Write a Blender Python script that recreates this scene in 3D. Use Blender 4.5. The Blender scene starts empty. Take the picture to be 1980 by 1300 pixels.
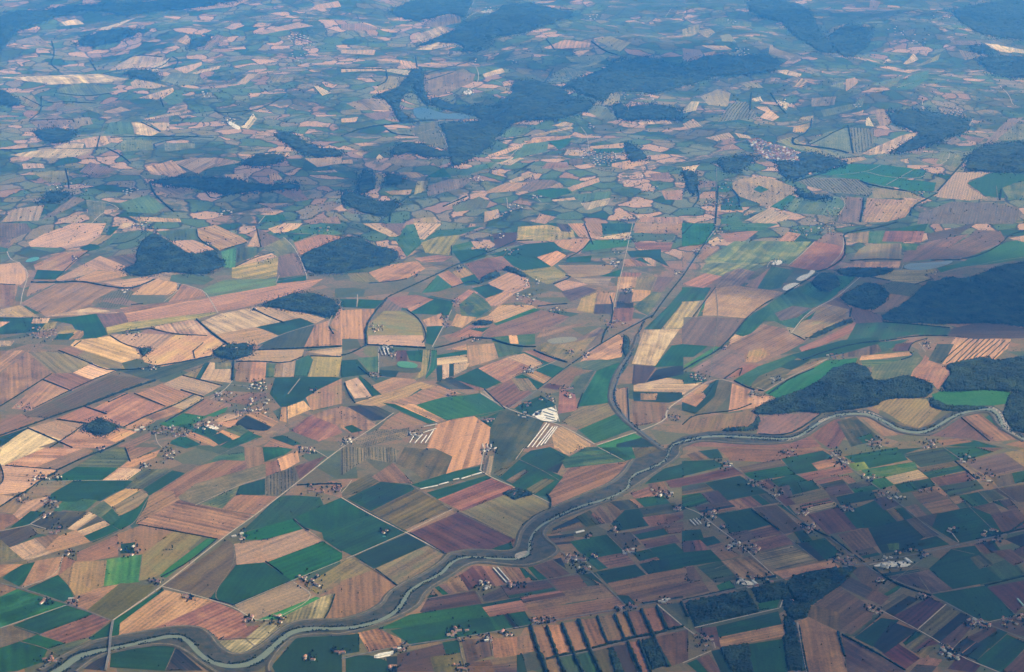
import bpy, bmesh, math, random
import numpy as np
from mathutils import Vector
from mathutils.geometry import delaunay_2d_cdt
R = math.radians
S = bpy.context.scene
COL = S.collection
# ---------------------------------------------------------------- camera, sky, sun, exposure
ALT, PITCH, FOC = 4200.0, 18.5, 3507.0           # metres, degrees below the horizon, focal length in photo pixels (photo 1980 x 1300)
cam = bpy.data.objects.new('camera', bpy.data.cameras.new('camera')); COL.objects.link(cam)
cam.location = (0, 0, ALT); cam.rotation_euler = (R(90 - PITCH), 0, 0)
cam.data.sensor_fit = 'HORIZONTAL'; cam.data.angle = 2 * math.atan(990 / FOC)
cam.data.clip_start = 10; cam.data.clip_end = 300000
S.camera = cam
SUN_EL, SUN_AZ = 38.0, 78.0                       # azimuth clockwise from the view direction (+y): the sun stands to the right, a little ahead
world = bpy.data.worlds.new('World'); S.world = world; world.use_nodes = True
wn = world.node_tree; bg = wn.nodes['Background']
sky = wn.nodes.new('ShaderNodeTexSky'); sky.sky_type = 'NISHITA'; sky.sun_disc = False
sky.sun_elevation = R(SUN_EL); sky.sun_rotation = R(SUN_AZ); sky.altitude = 200
wn.links.new(sky.outputs[0], bg.inputs[0]); bg.inputs[1].default_value = 0.07
sl = bpy.data.lights.new('sun', 'SUN'); sl.energy = 3.6; sl.angle = R(0.5); sl.color = (1.0, 0.945, 0.875)
sun = bpy.data.objects.new('sun', sl); COL.objects.link(sun)
_d = Vector((math.sin(R(SUN_AZ)) * math.cos(R(SUN_EL)), math.cos(R(SUN_AZ)) * math.cos(R(SUN_EL)), math.sin(R(SUN_EL))))
sun.rotation_euler = (-_d).to_track_quat('-Z', 'Y').to_euler(); sun.location = (0, 0, 6000)
S.view_settings.view_transform = 'Standard'; S.view_settings.look = 'None'; S.view_settings.gamma = 1
S.view_settings.exposure = 1.65
HAZE_DENSITY, HAZE_COLOR = 2.95e-5, (0.045, 0.29, 1.0)
S.cycles.use_denoising = True; S.cycles.denoiser = 'OPENIMAGEDENOISE'; S.cycles.denoising_input_passes = 'RGB_ALBEDO_NORMAL'; S.cycles.denoising_prefilter = 'ACCURATE'; S.cycles.use_adaptive_sampling = False
S.cycles.volume_bounces = 0; S.cycles.max_bounces = 4; S.cycles.diffuse_bounces = 2
rng = random.Random(7); nrg = np.random.RandomState(7)
# ---------------------------------------------------------------- survey data: outlines read off the photo, tile by tile (3x tile pixels)
T7 = '''w 0 0 270 0 30 100 0 95|t 270 0 490 0 200 110 30 100|l 490 5 535 20 340 125 210 112|t 5 105 335 128 230 195 150 250 0 270 0 215 20 190
t 0 275 80 285 0 345|G 440 115 680 115 600 190 300 190|k 445 110 570 30 720 0 750 60 690 112|b 735 0 910 0 760 70|o 760 75 920 15 900 50 760 112 700 112
t 690 120 820 125 730 187 595 190|k 735 185 830 125 1000 130 830 240 720 235|G 835 240 1000 135 1075 150 930 240 865 275|G 430 195 770 190 715 235 590 305 390 310 290 300 300 270
l 180 195 420 198 300 275 150 280 190 225|o 590 310 730 240 815 240 650 340|l 655 345 840 245 855 270 800 340 690 400|G 862 280 840 340 780 430 700 475 640 442 690 402 800 350
t 100 330 285 280 280 310 120 420 80 385|l 0 345 100 300 130 320 80 380 0 370|b 0 385 85 390 110 420 0 478|G 60 465 180 370 250 375 160 445|k- 180 445 310 370 500 372 390 470 280 470 210 460
g 315 365 370 310 470 300 350 365|g 360 360 480 300 560 305 490 367|t 395 470 520 374 560 395 440 475|k- 440 478 562 398 602 420 470 475|t 455 485 610 422 632 445 480 510|G 485 515 640 450 690 480 540 547
k 520 365 600 310 650 350 580 400|g- 590 402 650 355 690 405 640 445|d+ 0 490 170 455 215 500 60 575 0 525|l 0 530 50 580 110 630 0 665|t 60 580 200 530 260 585 130 640 110 620|b 200 525 330 500 370 540 270 582
o 345 515 440 480 520 545 300 605 270 587|t 140 645 260 590 300 612 160 650|b+ 870 270 1000 245 1040 300 790 440 820 370|b+ 800 440 1040 305 1470 395 1270 530 1000 480
o- 920 250 1150 110 1290 75 1420 80 1420 130 1100 230 1020 290 1010 250|v 1040 292 1130 215 1535 95 1535 172 1400 210 1150 330 1050 300|k 1150 330 1390 225 1360 260 1280 355|G 1390 225 1535 180 1535 270 1370 275
b+ 1290 355 1375 275 1600 285 1480 385|o- 1420 0 1520 0 1530 95 1425 130|G 1525 0 1630 0 1635 40 1535 80|g 1630 0 1690 10 1640 45|r 1530 92 1610 75 1625 145 1540 165|o+ 1605 70 1720 20 1730 80 1625 140
v 1540 170 1705 110 1725 190 1640 280 1540 275|r 1715 110 1890 45 1740 190|g 1200 100 1260 50 1410 30 1415 70 1290 95|g- 1400 490 1620 280 1720 280 1850 290 1870 330 1700 412|G+ 1390 500 1700 415 1750 470 1530 530 1430 530
G 1710 405 1977 290 1977 455 1870 490 1760 455|G 1870 492 1977 450 1977 600 1880 530|t 1360 560 1560 530 1770 470 1870 540 1560 660 1370 680|G+ 1550 665 1870 545 1977 610 1977 655 1690 770|G 1370 682 1530 668 1690 772 1350 915 1220 875
l- 950 800 1320 540 1355 570 1365 680 1215 870|e 920 740 1200 530 1250 530 960 750|y 830 620 1000 490 1170 515 920 740 810 770|b 680 505 850 440 1000 480 1000 590 820 610 680 570|b 450 610 680 508 680 625 450 670|G 705 560 780 550 770 610 700 610
e+ 620 650 825 620 805 775 600 800|o 440 665 615 655 595 800 440 860 400 790 350 740|b 370 630 445 660 430 700 345 740|b+ 210 660 365 630 330 735 130 805|G 20 755 100 690 200 665 210 710 110 800|b 0 680 130 675 0 750
G 160 820 335 740 390 800 420 860 370 890|b 0 788 90 818 0 888|G+ 0 868 100 822 385 910 0 1043|G- 75 1030 385 916 540 965 215 1080|p 0 1048 60 1035 210 1085 0 1160|r 240 1080 545 967 640 997 510 1095 380 1130
G 130 1120 215 1087 375 1135 270 1165|G 0 1165 120 1125 270 1170 240 1240 100 1290 0 1300|k 280 1170 490 1105 510 1110 350 1200|b 370 890 560 820 720 785 630 860 510 940|y- 510 940 700 787 905 805 660 995
o 685 1020 945 826 1240 890 900 1040 690 1082|r+ 1240 892 1400 962 1425 1040 1270 1110 1200 1060 1080 1030 900 1042|r 1275 1112 1400 1042 1500 1030 1430 1110|w- 1370 915 1700 780 1830 865 1480 1005 1410 970
e+ 1480 1003 1830 867 1850 872 1600 992|x 1650 980 1830 880 1945 840 1900 960 1880 990 1660 1010|l 1770 800 1977 670 1977 740 1840 850|b 1850 860 1977 785 1977 990 1890 990 1945 840|x 1270 1120 1420 1112 1540 1012 1620 1037 1530 1130 1430 1190 1350 1200
X 470 1280 600 1190 635 1195 610 1290|G- 650 1182 960 1137 1010 1155 950 1290 640 1270|X 960 1290 1020 1160 1170 1290|G 520 1105 655 1002 640 1092 540 1112|G 665 1002 940 817 945 826 690 1015 685 1080 650 1095|G- 1580 1265 1720 1104 1977 1090 1977 1300 1600 1300'''
T4 = '''p 0 0 150 0 180 40 80 80 0 70|t 170 110 260 60 430 0 610 0 580 60 440 110 330 135 180 130|p 0 80 100 85 50 140 0 130|g 0 130 45 135 40 160 0 160|l 520 115 590 70 650 70 560 120|G 620 60 640 20 690 15 640 65|t 690 20 720 0 820 0 720 30
G 465 145 520 120 560 125 590 140 520 155|k 560 160 660 60 850 40 890 50 760 110 640 120|t 975 102 1110 95 1240 150 1110 182|b+ 1145 80 1150 30 1250 10 1400 80 1435 105 1280 155 1250 130|k 910 45 1140 30 1150 90 1000 95
g+ 1290 165 1370 140 1360 255 1300 250|k 1375 140 1530 140 1470 190 1370 225|t 1370 250 1480 190 1590 170 1610 190 1400 242|y+ 1350 257 1400 245 1610 200 1640 240 1600 300 1480 330 1350 310|t 1440 130 1490 30 1510 130|p 1495 30 1620 90 1530 130 1515 130
p+ 1620 190 1720 170 1780 290 1610 310|k 1530 140 1650 80 1720 150 1610 188|G 1660 60 1820 60 1710 100|G 1600 355 1620 320 1780 300 1770 330|b+ 1710 112 1870 60 1980 80 1970 110 1880 145 1740 180|t 1560 30 1650 0 1750 0 1700 40 1590 50
g 1660 50 1770 15 1880 0 1980 60 1900 60|t 330 320 490 235 560 260 560 275 340 330|o 430 325 560 277 690 272 740 300 560 335|t 480 240 580 190 730 250 690 270 560 265|b+ 200 240 360 170 510 155 430 220 380 270 210 265
p 620 195 780 175 810 235 720 250|t 0 240 110 225 170 300 120 350 0 345|G- 200 320 220 270 370 275 320 320|t 860 300 990 275 1060 275 1080 290 990 310 980 330|t 600 340 850 310 930 315 870 345 740 370|o+ 770 410 850 350 900 320 1020 345 1030 385 980 410
b+ 160 415 180 350 320 345 160 420|b 0 350 100 355 90 400 70 470 0 480|l 130 460 330 350 480 345 660 380 540 440 520 480 280 540|o 980 455 1040 390 1050 345 1180 390 1200 415 1060 450|k+ 1200 420 1180 380 1300 330 1600 320 1600 355 1280 410
k 990 325 1000 300 1130 290 1240 320 1180 350 1050 345|s 730 530 1200 437 1550 357 1870 320 1790 370 1460 475 1260 505 740 570|y+ 620 600 760 572 1240 506 1250 520 1130 555 700 620 630 640|b+ 700 490 950 460 1190 440 730 525
t 260 540 520 490 690 515 560 530|l+ 0 500 120 475 230 545 0 540|G 0 542 190 547 150 630 0 640|t 190 550 285 548 270 575 185 580|G 285 555 560 525 620 640 560 660 490 660 490 620 440 610 420 580|p 565 525 715 520 740 570 610 600|t 0 570 50 570 0 600
G- 140 630 180 582 260 580 220 625|y 220 622 250 580 330 570 310 610|l 335 640 370 600 460 590 490 620|o 400 670 440 625 500 625 460 665|G 320 670 340 642 430 640 395 670|t 0 680 80 680 60 705 0 710
o+ 415 705 440 680 640 655 720 700 800 740 810 775 700 805 480 735|t 650 645 800 640 1010 645 910 725 810 740 720 690|t- 810 640 860 610 1000 640|t 880 600 1090 560 1160 570 1220 645 1030 635
o+ 830 770 900 725 1020 650 1230 650 1310 710 1230 740 1220 765 1120 785 940 825 840 800|t 1170 570 1280 525 1460 490 1640 570 1490 600 1260 640|o 1260 642 1490 602 1610 650 1490 700 1330 695|G- 1490 600 1740 550 1820 580 1620 640
t 1460 482 1650 490 1880 550 1830 575 1640 570|k- 1550 690 1640 635 1820 590 1760 720 1480 740|t 1770 712 1830 592 1910 562 1900 610 1980 640 1980 700|t 1920 590 1980 470 1980 640|t 1370 790 1490 738 1760 732 1740 780 1660 810 1500 800
t 1770 742 1980 717 1980 770 1850 750|b 1370 880 1390 805 1460 805 1450 920 1370 910|o 1450 920 1465 805 1540 805 1535 900|g 1540 890 1550 810 1600 810 1590 890|l 1595 885 1600 820 1640 815 1630 885|t 1635 885 1640 810 1715 790 1710 885
g 1710 885 1720 795 1790 765 1810 790 1780 885|y+ 1785 885 1810 772 1980 772 1960 885|G 1570 985 1600 895 1920 890 1980 900 1860 970 1670 1055 1630 1060|t 1165 900 1215 805 1340 825 1335 920|k 1250 805 1340 810 1335 840 1250 840|l 1060 880 1180 825 1140 890
G- 1140 895 1190 810 1215 805 1160 898|t 950 930 1065 880 1280 940 1180 995 1050 965|b+ 790 990 940 930 1120 985 960 1060|b+ 550 1070 720 985 950 1060 740 1180 590 1130 620 1095|b 850 1110 1000 1062 1060 1085 900 1140|t 985 1055 1130 990 1180 1010 1070 1075
b+ 730 1190 830 1130 900 1145 810 1190|t+ 420 870 530 810 670 855 540 900|b 265 900 310 870 430 870 540 910 420 965|b+ 70 1070 240 910 400 970 180 1080|b 0 1060 0 870 160 740 320 740 300 870 250 900|b 0 740 160 735 0 860
l 160 742 330 745 540 800 420 860 310 865|b 340 730 410 715 490 740 450 765|l 450 770 490 740 700 810 720 840 600 830|k- 680 850 940 832 1240 772 1200 800 900 905 820 890|l- 130 1110 250 1060 640 880 850 900 640 1010 500 1050 300 1130 140 1112
b+ 330 1130 490 1065 610 1105 500 1155|b 0 1150 120 1107 210 1140 0 1230|t 170 1185 330 1142 490 1162 420 1225 340 1250|o 350 1250 480 1195 600 1242 660 1272 600 1300 380 1295|o+ 590 1235 680 1187 790 1207 670 1265|w 0 1300 160 1192 350 1252 200 1300
G- 0 1240 150 1190 190 1200 0 1290|b 1070 1100 1190 1020 1350 1050 1280 1090 1150 1115|e- 930 1160 1070 1102 1200 1120 1130 1155 980 1175|g 1200 1112 1320 1062 1300 1092 1240 1117|t 1250 1140 1320 1107 1410 1110 1290 1150|b 1300 1030 1440 985 1560 985 1440 1050
D 1365 1160 1430 1115 1570 1180 1540 1200 1400 1185|o 1430 1105 1500 1095 1610 1150 1580 1175|o 1260 1155 1380 1135 1360 1160 1330 1180|G 1110 1205 1180 1172 1270 1210 1210 1235|G 1000 1260 1060 1230 1160 1280 1080 1300 990 1275
o 1080 1225 1110 1208 1270 1275 1240 1290|G 1215 1240 1280 1215 1340 1250 1270 1280|o 1260 1215 1300 1195 1390 1235 1350 1250|k 1300 1195 1390 1170 1440 1200 1390 1230|G 1280 1290 1430 1200 1520 1235 1330 1300|l 1470 1215 1560 1200 1600 1205 1530 1235
b 680 1290 870 1210 870 1240 760 1300|G 1020 1170 1110 1160 1130 1200|o+ 1670 1062 1760 1030 1800 1075 1670 1130|o 1780 1010 1860 960 1980 900 1980 1040 1810 1080|o 1630 1070 1665 1065 1660 1150 1625 1140|k 1590 1090 1630 1065 1620 1140
r 1800 1110 1980 1060 1980 1090 1870 1150|r 1850 1150 1980 1095 1980 1150 1950 1170|r+ 1690 1200 1800 1112 1950 1172 1980 1210 1850 1260|o 1530 1290 1600 1240 1740 1290 1720 1300|G- 1570 1240 1640 1230 1740 1275 1700 1285'''
T5 = '''t 130 0 230 0 345 75 280 70|p+ 230 0 360 0 340 70|g 345 70 380 10 420 5 460 115 380 190 310 80|t 420 0 580 0 480 90 450 80|g 480 90 560 40 700 30 830 10 690 60|y+ 470 110 560 80 690 65 640 130 620 180 490 165|o 310 140 380 130 370 190 340 190
b+ 160 285 290 240 440 220 480 260 370 320 220 335|y 40 290 150 282 220 340 60 330|r+ 430 200 560 185 640 190 590 215 470 220|g 640 130 750 105 770 140 640 170|t 760 140 860 95 830 130 760 160|G 650 160 850 142 830 190 700 230|p- 880 60 1020 50 1020 120 900 140
y+ 1020 100 1030 20 1200 10 1340 40 1350 75 1200 95|G 1200 0 1250 0 1290 30 1200 35|d 1250 0 1310 5 1330 45 1280 40|b+ 1320 0 1510 0 1510 70 1380 70|G 1515 0 1700 0 1680 45 1520 60|b+ 1210 100 1330 95 1440 85 1380 170 1290 140
e 1400 150 1440 100 1680 95 1660 125 1450 150|t 1500 80 1680 45 1670 85 1550 85|b+ 1710 0 1980 0 1950 60 1700 50|k 1680 60 1930 60 1920 90 1720 95|r 1700 110 1920 110 1900 160 1720 140|G 860 180 1080 120 1230 108 1280 155 1140 195
G+ 890 190 960 172 1140 200 1220 255 1050 265|o+ 1140 195 1250 160 1300 185 1220 245|r 725 235 850 200 990 250 920 270 800 320|r+ 860 200 930 190 1000 250|o 565 295 620 275 710 340 640 365|o 650 280 720 258 760 295 690 318
G 695 320 770 295 805 345 720 355|g 470 400 560 302 640 365 560 390|t 855 345 970 285 1080 320 1090 365 980 410 940 395|G- 765 375 850 355 940 390 840 430|o 840 435 960 395 1000 410 920 470 870 475|y 1040 275 1230 250 1310 300 1200 350 1110 310
G 1310 200 1450 185 1440 220 1310 220|k 1450 170 1650 150 1590 190 1460 200|l 1260 240 1600 240 1540 290 1340 310|G 1500 305 1620 265 1610 305|t 1240 355 1300 330 1430 350 1290 390|t- 1350 315 1560 320 1540 360 1420 345|d+ 1280 395 1400 365 1480 385 1330 450
b 1640 210 1720 200 1770 245 1640 245|G 1700 205 1740 200 1800 240|t 1750 200 1820 200 1820 245 1780 240|G- 1790 195 1850 190 1900 250|G 1660 160 1850 150 1850 190 1680 190|r 1630 285 1740 285 1720 310 1630 315|o 1610 310 1710 310 1700 365 1600 380
l 1715 310 1830 310 1800 380 1700 380|p 1835 310 1930 310 1850 400 1810 390|o 1690 380 1790 390 1780 440 1690 450|d+ 1620 400 1690 400 1670 460 1605 450|D 1600 455 1690 460 1690 485 1600 485|o 1480 400 1590 400 1570 465 1470 465|d+ 1470 470 1570 467 1560 520 1470 520
r 1575 490 1695 490 1680 560 1570 570|y 1400 430 1480 400 1460 520 1370 500|G 400 490 520 420 560 430 650 445 620 530 480 520 410 520|r+ 270 430 430 415 530 440 400 490 340 480|o 385 480 510 450 400 510|b+ 660 440 740 385 790 400 690 450
g 690 470 770 400 860 470 870 495 800 540 700 530|k- 700 480 770 475 740 530|o+ 860 530 920 475 1100 475 1130 490 900 570 860 560|e 890 580 1120 492 1150 500 900 587|o 760 560 870 530 880 570|o- 825 650 880 585 1150 502 1320 540 1220 590 1110 640 950 660
o 480 560 580 520 590 590 500 590|o 640 590 670 525 780 545 700 600|G 500 600 590 592 530 700 490 690|b+ 610 660 740 592 860 600 800 650|G 740 610 860 600 820 625|y+ 150 600 250 510 350 510 450 560 490 620 470 690 490 720 160 695|t 160 695 160 650 470 650 480 710
p+ 210 510 270 435 350 470 340 510|o 0 505 190 495 150 590 130 665 0 665|G 0 440 90 440 90 485 0 480|G 95 485 105 440 240 445 190 490|e- 870 660 1120 640 1120 695 990 710 880 680|o+ 975 650 1015 650 1025 700 985 700|o- 1135 660 1180 605 1290 600 1440 570 1220 642
p 1280 690 1360 680 1500 600 1520 620 1430 710|y 1120 720 1190 690 1360 690 1480 650 1360 780 1250 780|r- 320 740 380 735 375 795 320 795|G 380 740 470 735 465 800 400 790|y 130 715 210 715 210 770 140 760|g 100 780 215 772 215 860 160 850|G 0 795 90 790 160 870 0 890
G- 220 850 330 855 310 890 225 880|y 470 735 515 735 515 860 420 910 470 850|g 520 735 550 735 550 830 490 900|t 555 780 725 760 730 815 560 815|G 560 765 725 735 725 755 560 777|l+ 730 710 890 695 915 775 740 830|o 600 730 720 700 725 730|k 890 695 1060 700 1040 745 915 775
G- 555 830 590 825 590 908 560 915|t 590 820 630 815 625 890 590 900|G- 630 815 648 815 648 885 628 890|t 650 815 740 810 720 840 650 880|b+ 800 840 960 780 1100 830 940 920|t 960 775 1060 755 1170 810 1110 830|G 1020 755 1070 745 1210 800 1170 815
b 1060 740 1130 735 1240 795 1200 800|G 1130 850 1190 807 1290 840 1220 890|o 1080 870 1130 855 1220 890 1180 925|G 1010 890 1050 877 1170 930 1130 955|G 650 900 790 840 920 920 840 955|k- 550 925 630 890 770 960 620 955|r 660 900 820 960 780 965
r 860 970 990 900 1100 980 970 1065 900 1040|l 990 900 1080 900 1130 960 1040 970|x 800 980 850 965 970 1070 900 1075|o- 1200 930 1330 832 1400 850 1360 900 1290 950|k 1360 890 1470 850 1400 960 1330 950|r- 1200 930 1270 940 1250 960 1170 950
G+ 1370 1060 1400 990 1480 860 1600 810 1625 815 1570 920 1550 1040|k 1340 820 1400 800 1510 790 1620 800 1480 850|b+ 1440 730 1600 640 1650 680 1620 770 1520 790 1390 800|r+ 1270 960 1350 990 1370 1080 1260 1100|l 1280 1150 1380 1070 1550 1042 1590 1100 1380 1190
e- 1380 1195 1600 1102 1690 1190 1470 1270|o 1220 1200 1290 1180 1440 1280 1440 1300 1240 1300|e 1480 1290 1690 1217 1740 1240 1650 1280 1560 1300|G- 1600 1280 1740 1245 1840 1290 1600 1300|G 105 880 150 920 230 990 180 1000 110 900|t 20 920 90 895 190 1000 80 1010
b+ 180 940 300 895 420 905 440 920 240 990|o 80 1040 240 992 460 920 550 945 450 1000 200 1060|G 390 1005 460 960 470 965 410 1005|b+ 250 1040 390 1010 470 967 560 945 690 985 560 1010 420 1050|e- 430 1055 560 1015 700 1000 800 1060 850 1110 620 1140
g 700 1000 800 987 950 1080 840 1105|G 245 1040 310 1035 560 1150 510 1160|D 40 1060 110 1055 270 1130 180 1140|k- 110 1055 200 1060 300 1105 265 1130|b+ 270 1140 340 1097 500 1160 380 1190 220 1190|b 0 1060 40 1070 200 1170 80 1230 0 1180|G 20 1180 60 1170 120 1200 60 1210
b+ 300 1040 420 1050 600 1140 560 1150|v 80 1260 200 1200 390 1190 400 1230 320 1250 120 1300|o 500 1300 550 1170 640 1140 770 1120 870 1190 860 1300|G 800 1150 910 1095 890 1160 850 1185|k- 870 1190 920 1092 1010 1090 1170 1150 1080 1300 860 1300
G- 1010 1070 1060 1040 1160 1000 1240 1050 1120 1110 1040 1090|t 1700 940 1840 890 1980 910 1980 975 1700 970|G- 1695 975 1980 985 1980 1010 1900 1035 1700 1025|b 1740 985 1830 985 1820 1020 1740 1020|o- 1690 1030 1880 1035 1890 1140 1700 1175|b 1590 960 1660 950 1670 1150 1610 1050
p- 1700 820 1820 830 1760 920 1690 930|D 1770 920 1830 850 1980 820 1980 870|t 1690 810 1760 620 1960 610 1900 690 1820 820|G 1820 830 1920 710 1980 700 1980 820|g 1760 610 1900 480 1980 380 1980 450 1850 610|l+ 1850 610 1950 470 1980 460 1980 600|k 1700 480 1810 400 1860 400 1780 530 1720 500'''
T6 = '''G+ 0 0 180 0 185 40 140 110 0 130|b+ 220 60 440 40 360 95 260 105|g 300 0 560 0 440 40 200 35|t 150 110 200 80 230 100 180 125|o 0 170 60 165 0 260|b 90 200 140 140 210 140 120 205|k+ 150 200 300 105 740 105 620 230 500 215 370 235 130 220|k+ 100 280 140 225 380 240 490 230 380 290 200 300
r+ 620 245 770 105 930 125 940 190 870 260 740 265|p 780 100 840 55 920 55 940 110 920 125|b+ 560 100 610 50 680 60 640 100|l 960 60 1080 45 1070 110 980 100|g 1085 50 1170 40 1150 110 1080 110|r 1160 100 1180 45 1400 40 1380 105|l 1080 120 1270 115 1260 210 980 205 1030 150
e 1270 115 1360 120 1350 150 1280 150|p 1290 170 1440 100 1660 60 1580 110 1450 200 1280 220|p 1500 170 1660 80 1700 40 1840 45 1870 100 1650 190 1450 210|p- 1420 60 1700 0 1600 60 1430 100|e 1480 260 1660 210 1880 110 1980 90 1980 190 1500 280|t 1900 85 1980 70 1980 105
G 1170 40 1420 0 1400 40|b+ 915 255 1060 225 1260 220 1250 255 1100 255|y+ 1110 310 1240 270 1460 262 1470 285 1390 295 1430 320 1370 350 1230 330|v 1180 350 1230 337 1370 352 1390 362 1320 420 1200 400|b 1200 410 1330 422 1200 490 1110 510
e 890 300 1000 310 960 350 890 400 850 400 920 350|g 720 350 740 340 800 390 900 402 820 460 700 400|g 470 490 600 400 720 352 810 460 740 490 690 580 640 610 530 560 480 560|p 540 520 640 480 740 490 660 540 570 560|G 310 640 380 540 470 490 520 510 460 570 400 630 350 650
g 430 380 520 250 640 270 560 370 500 380|b+ 0 350 130 290 220 305 120 370|k 0 370 160 372 120 440 0 450|p+ 200 365 250 290 330 260 420 280 330 365|b+ 370 360 500 260 430 370|b+ 140 440 190 377 300 362 520 390 580 400 480 450 370 545 210 530 120 530|l+ 0 455 120 450 80 540 0 540|e 50 540 120 460 130 470 80 540
p+ 0 600 60 545 360 550 290 650 210 710 0 695|y 0 700 150 705 60 770 0 770|e 0 830 190 715 220 720 50 830|t 280 660 300 645 390 650 270 710|o- 240 720 400 640 470 585 700 640 710 680 600 740 480 790 360 790 370 740|o 370 800 390 740 470 725 500 760 430 800
p+ 50 850 200 760 240 722 360 745 350 820 240 900 100 860|r 250 900 350 822 440 820 330 880|l+ 600 600 660 610 740 520 820 465 960 500 960 540 790 630 715 670 630 640|p 820 460 900 430 970 490 960 530|g 700 560 770 510 740 550|r+ 680 720 870 640 1000 575 1120 570 1010 610 880 670 700 750
g- 1010 580 1140 575 1250 580 1550 610 1530 640 1340 640 1180 670 960 670|y 1170 570 1540 590 1570 605 1530 620|p- 1570 610 1700 580 1850 585 1980 610 1980 660 1700 665 1540 650|p 970 500 1010 480 1160 540 1160 565 1010 575|s 1500 810 1580 660 1900 670 1880 720 1790 795 1700 770 1570 820
k- 1430 790 1480 700 1570 700 1500 810|b+ 1320 890 1410 765 1555 860 1480 960 1450 920 1340 890|e 1450 990 1500 975 1770 955 1900 980 1880 1040 1740 1060 1540 1060 1460 1020|k 1100 910 1100 830 1240 800 1380 775 1320 880 1190 905|d+ 930 770 935 695 1130 705 1150 740 1060 765
g 1140 690 1310 670 1210 720 1150 720|r- 1220 740 1240 700 1330 690 1310 735|b+ 1030 790 1040 770 1310 745 1330 760 1150 780|g 1040 790 1270 790 1200 815 1050 830|g 300 910 440 830 640 760 720 740 640 790 440 880 390 940|G 640 760 920 680 1130 660 1140 690 930 750 700 790
y- 330 910 600 800 820 780 700 840 580 900 470 965 400 955|e 480 980 640 900 820 800 1010 780 1000 805 850 860 760 930 550 1010|G- 570 830 640 795 740 790 630 845|b 640 850 760 800 840 785 760 830 600 880|y- 200 900 290 925 260 1000 180 1090 70 1100 0 1060 100 1060
o 290 930 390 970 360 1000 520 1000 430 1060 270 1090|G- 210 900 150 935 110 980 130 1000 70 1060 0 1035 0 1080 70 1100 180 1000|o 0 1020 110 935 150 935 110 975 130 1000 75 1058 0 1030|t 0 935 110 920 0 990|o- 20 1210 50 1140 220 1110 390 1095 440 1115 410 1180 270 1190 130 1205
p+ 435 1215 450 1125 560 1100 640 1110 790 1085 800 1100 660 1200 560 1225|l 1100 1060 1160 1020 1250 1015 1410 1020 1440 1060 1500 1080 1430 1150 1370 1180 1290 1160 1180 1090|r 750 1230 830 1170 900 1125 960 1200 900 1290 850 1300|b 1040 1120 1120 1130 1300 1220 1160 1230
k- 900 1150 1000 1120 1150 1250 980 1290|G 1020 1240 1090 1220 1110 1250 1050 1270|p 1440 1230 1600 1120 1750 1220 1780 1260 1600 1240|o- 1610 1115 1710 1095 1830 1190 1950 1250 1790 1260|g- 1740 1130 1810 1100 1830 1180 1800 1180|r 0 1290 120 1260 620 1280 740 1235 800 1290 700 1300
o- 1480 1260 1600 1245 1680 1265 1510 1285|G 1530 1290 1690 1260 1850 1300|b 1870 1280 1980 1255 1980 1300'''
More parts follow.
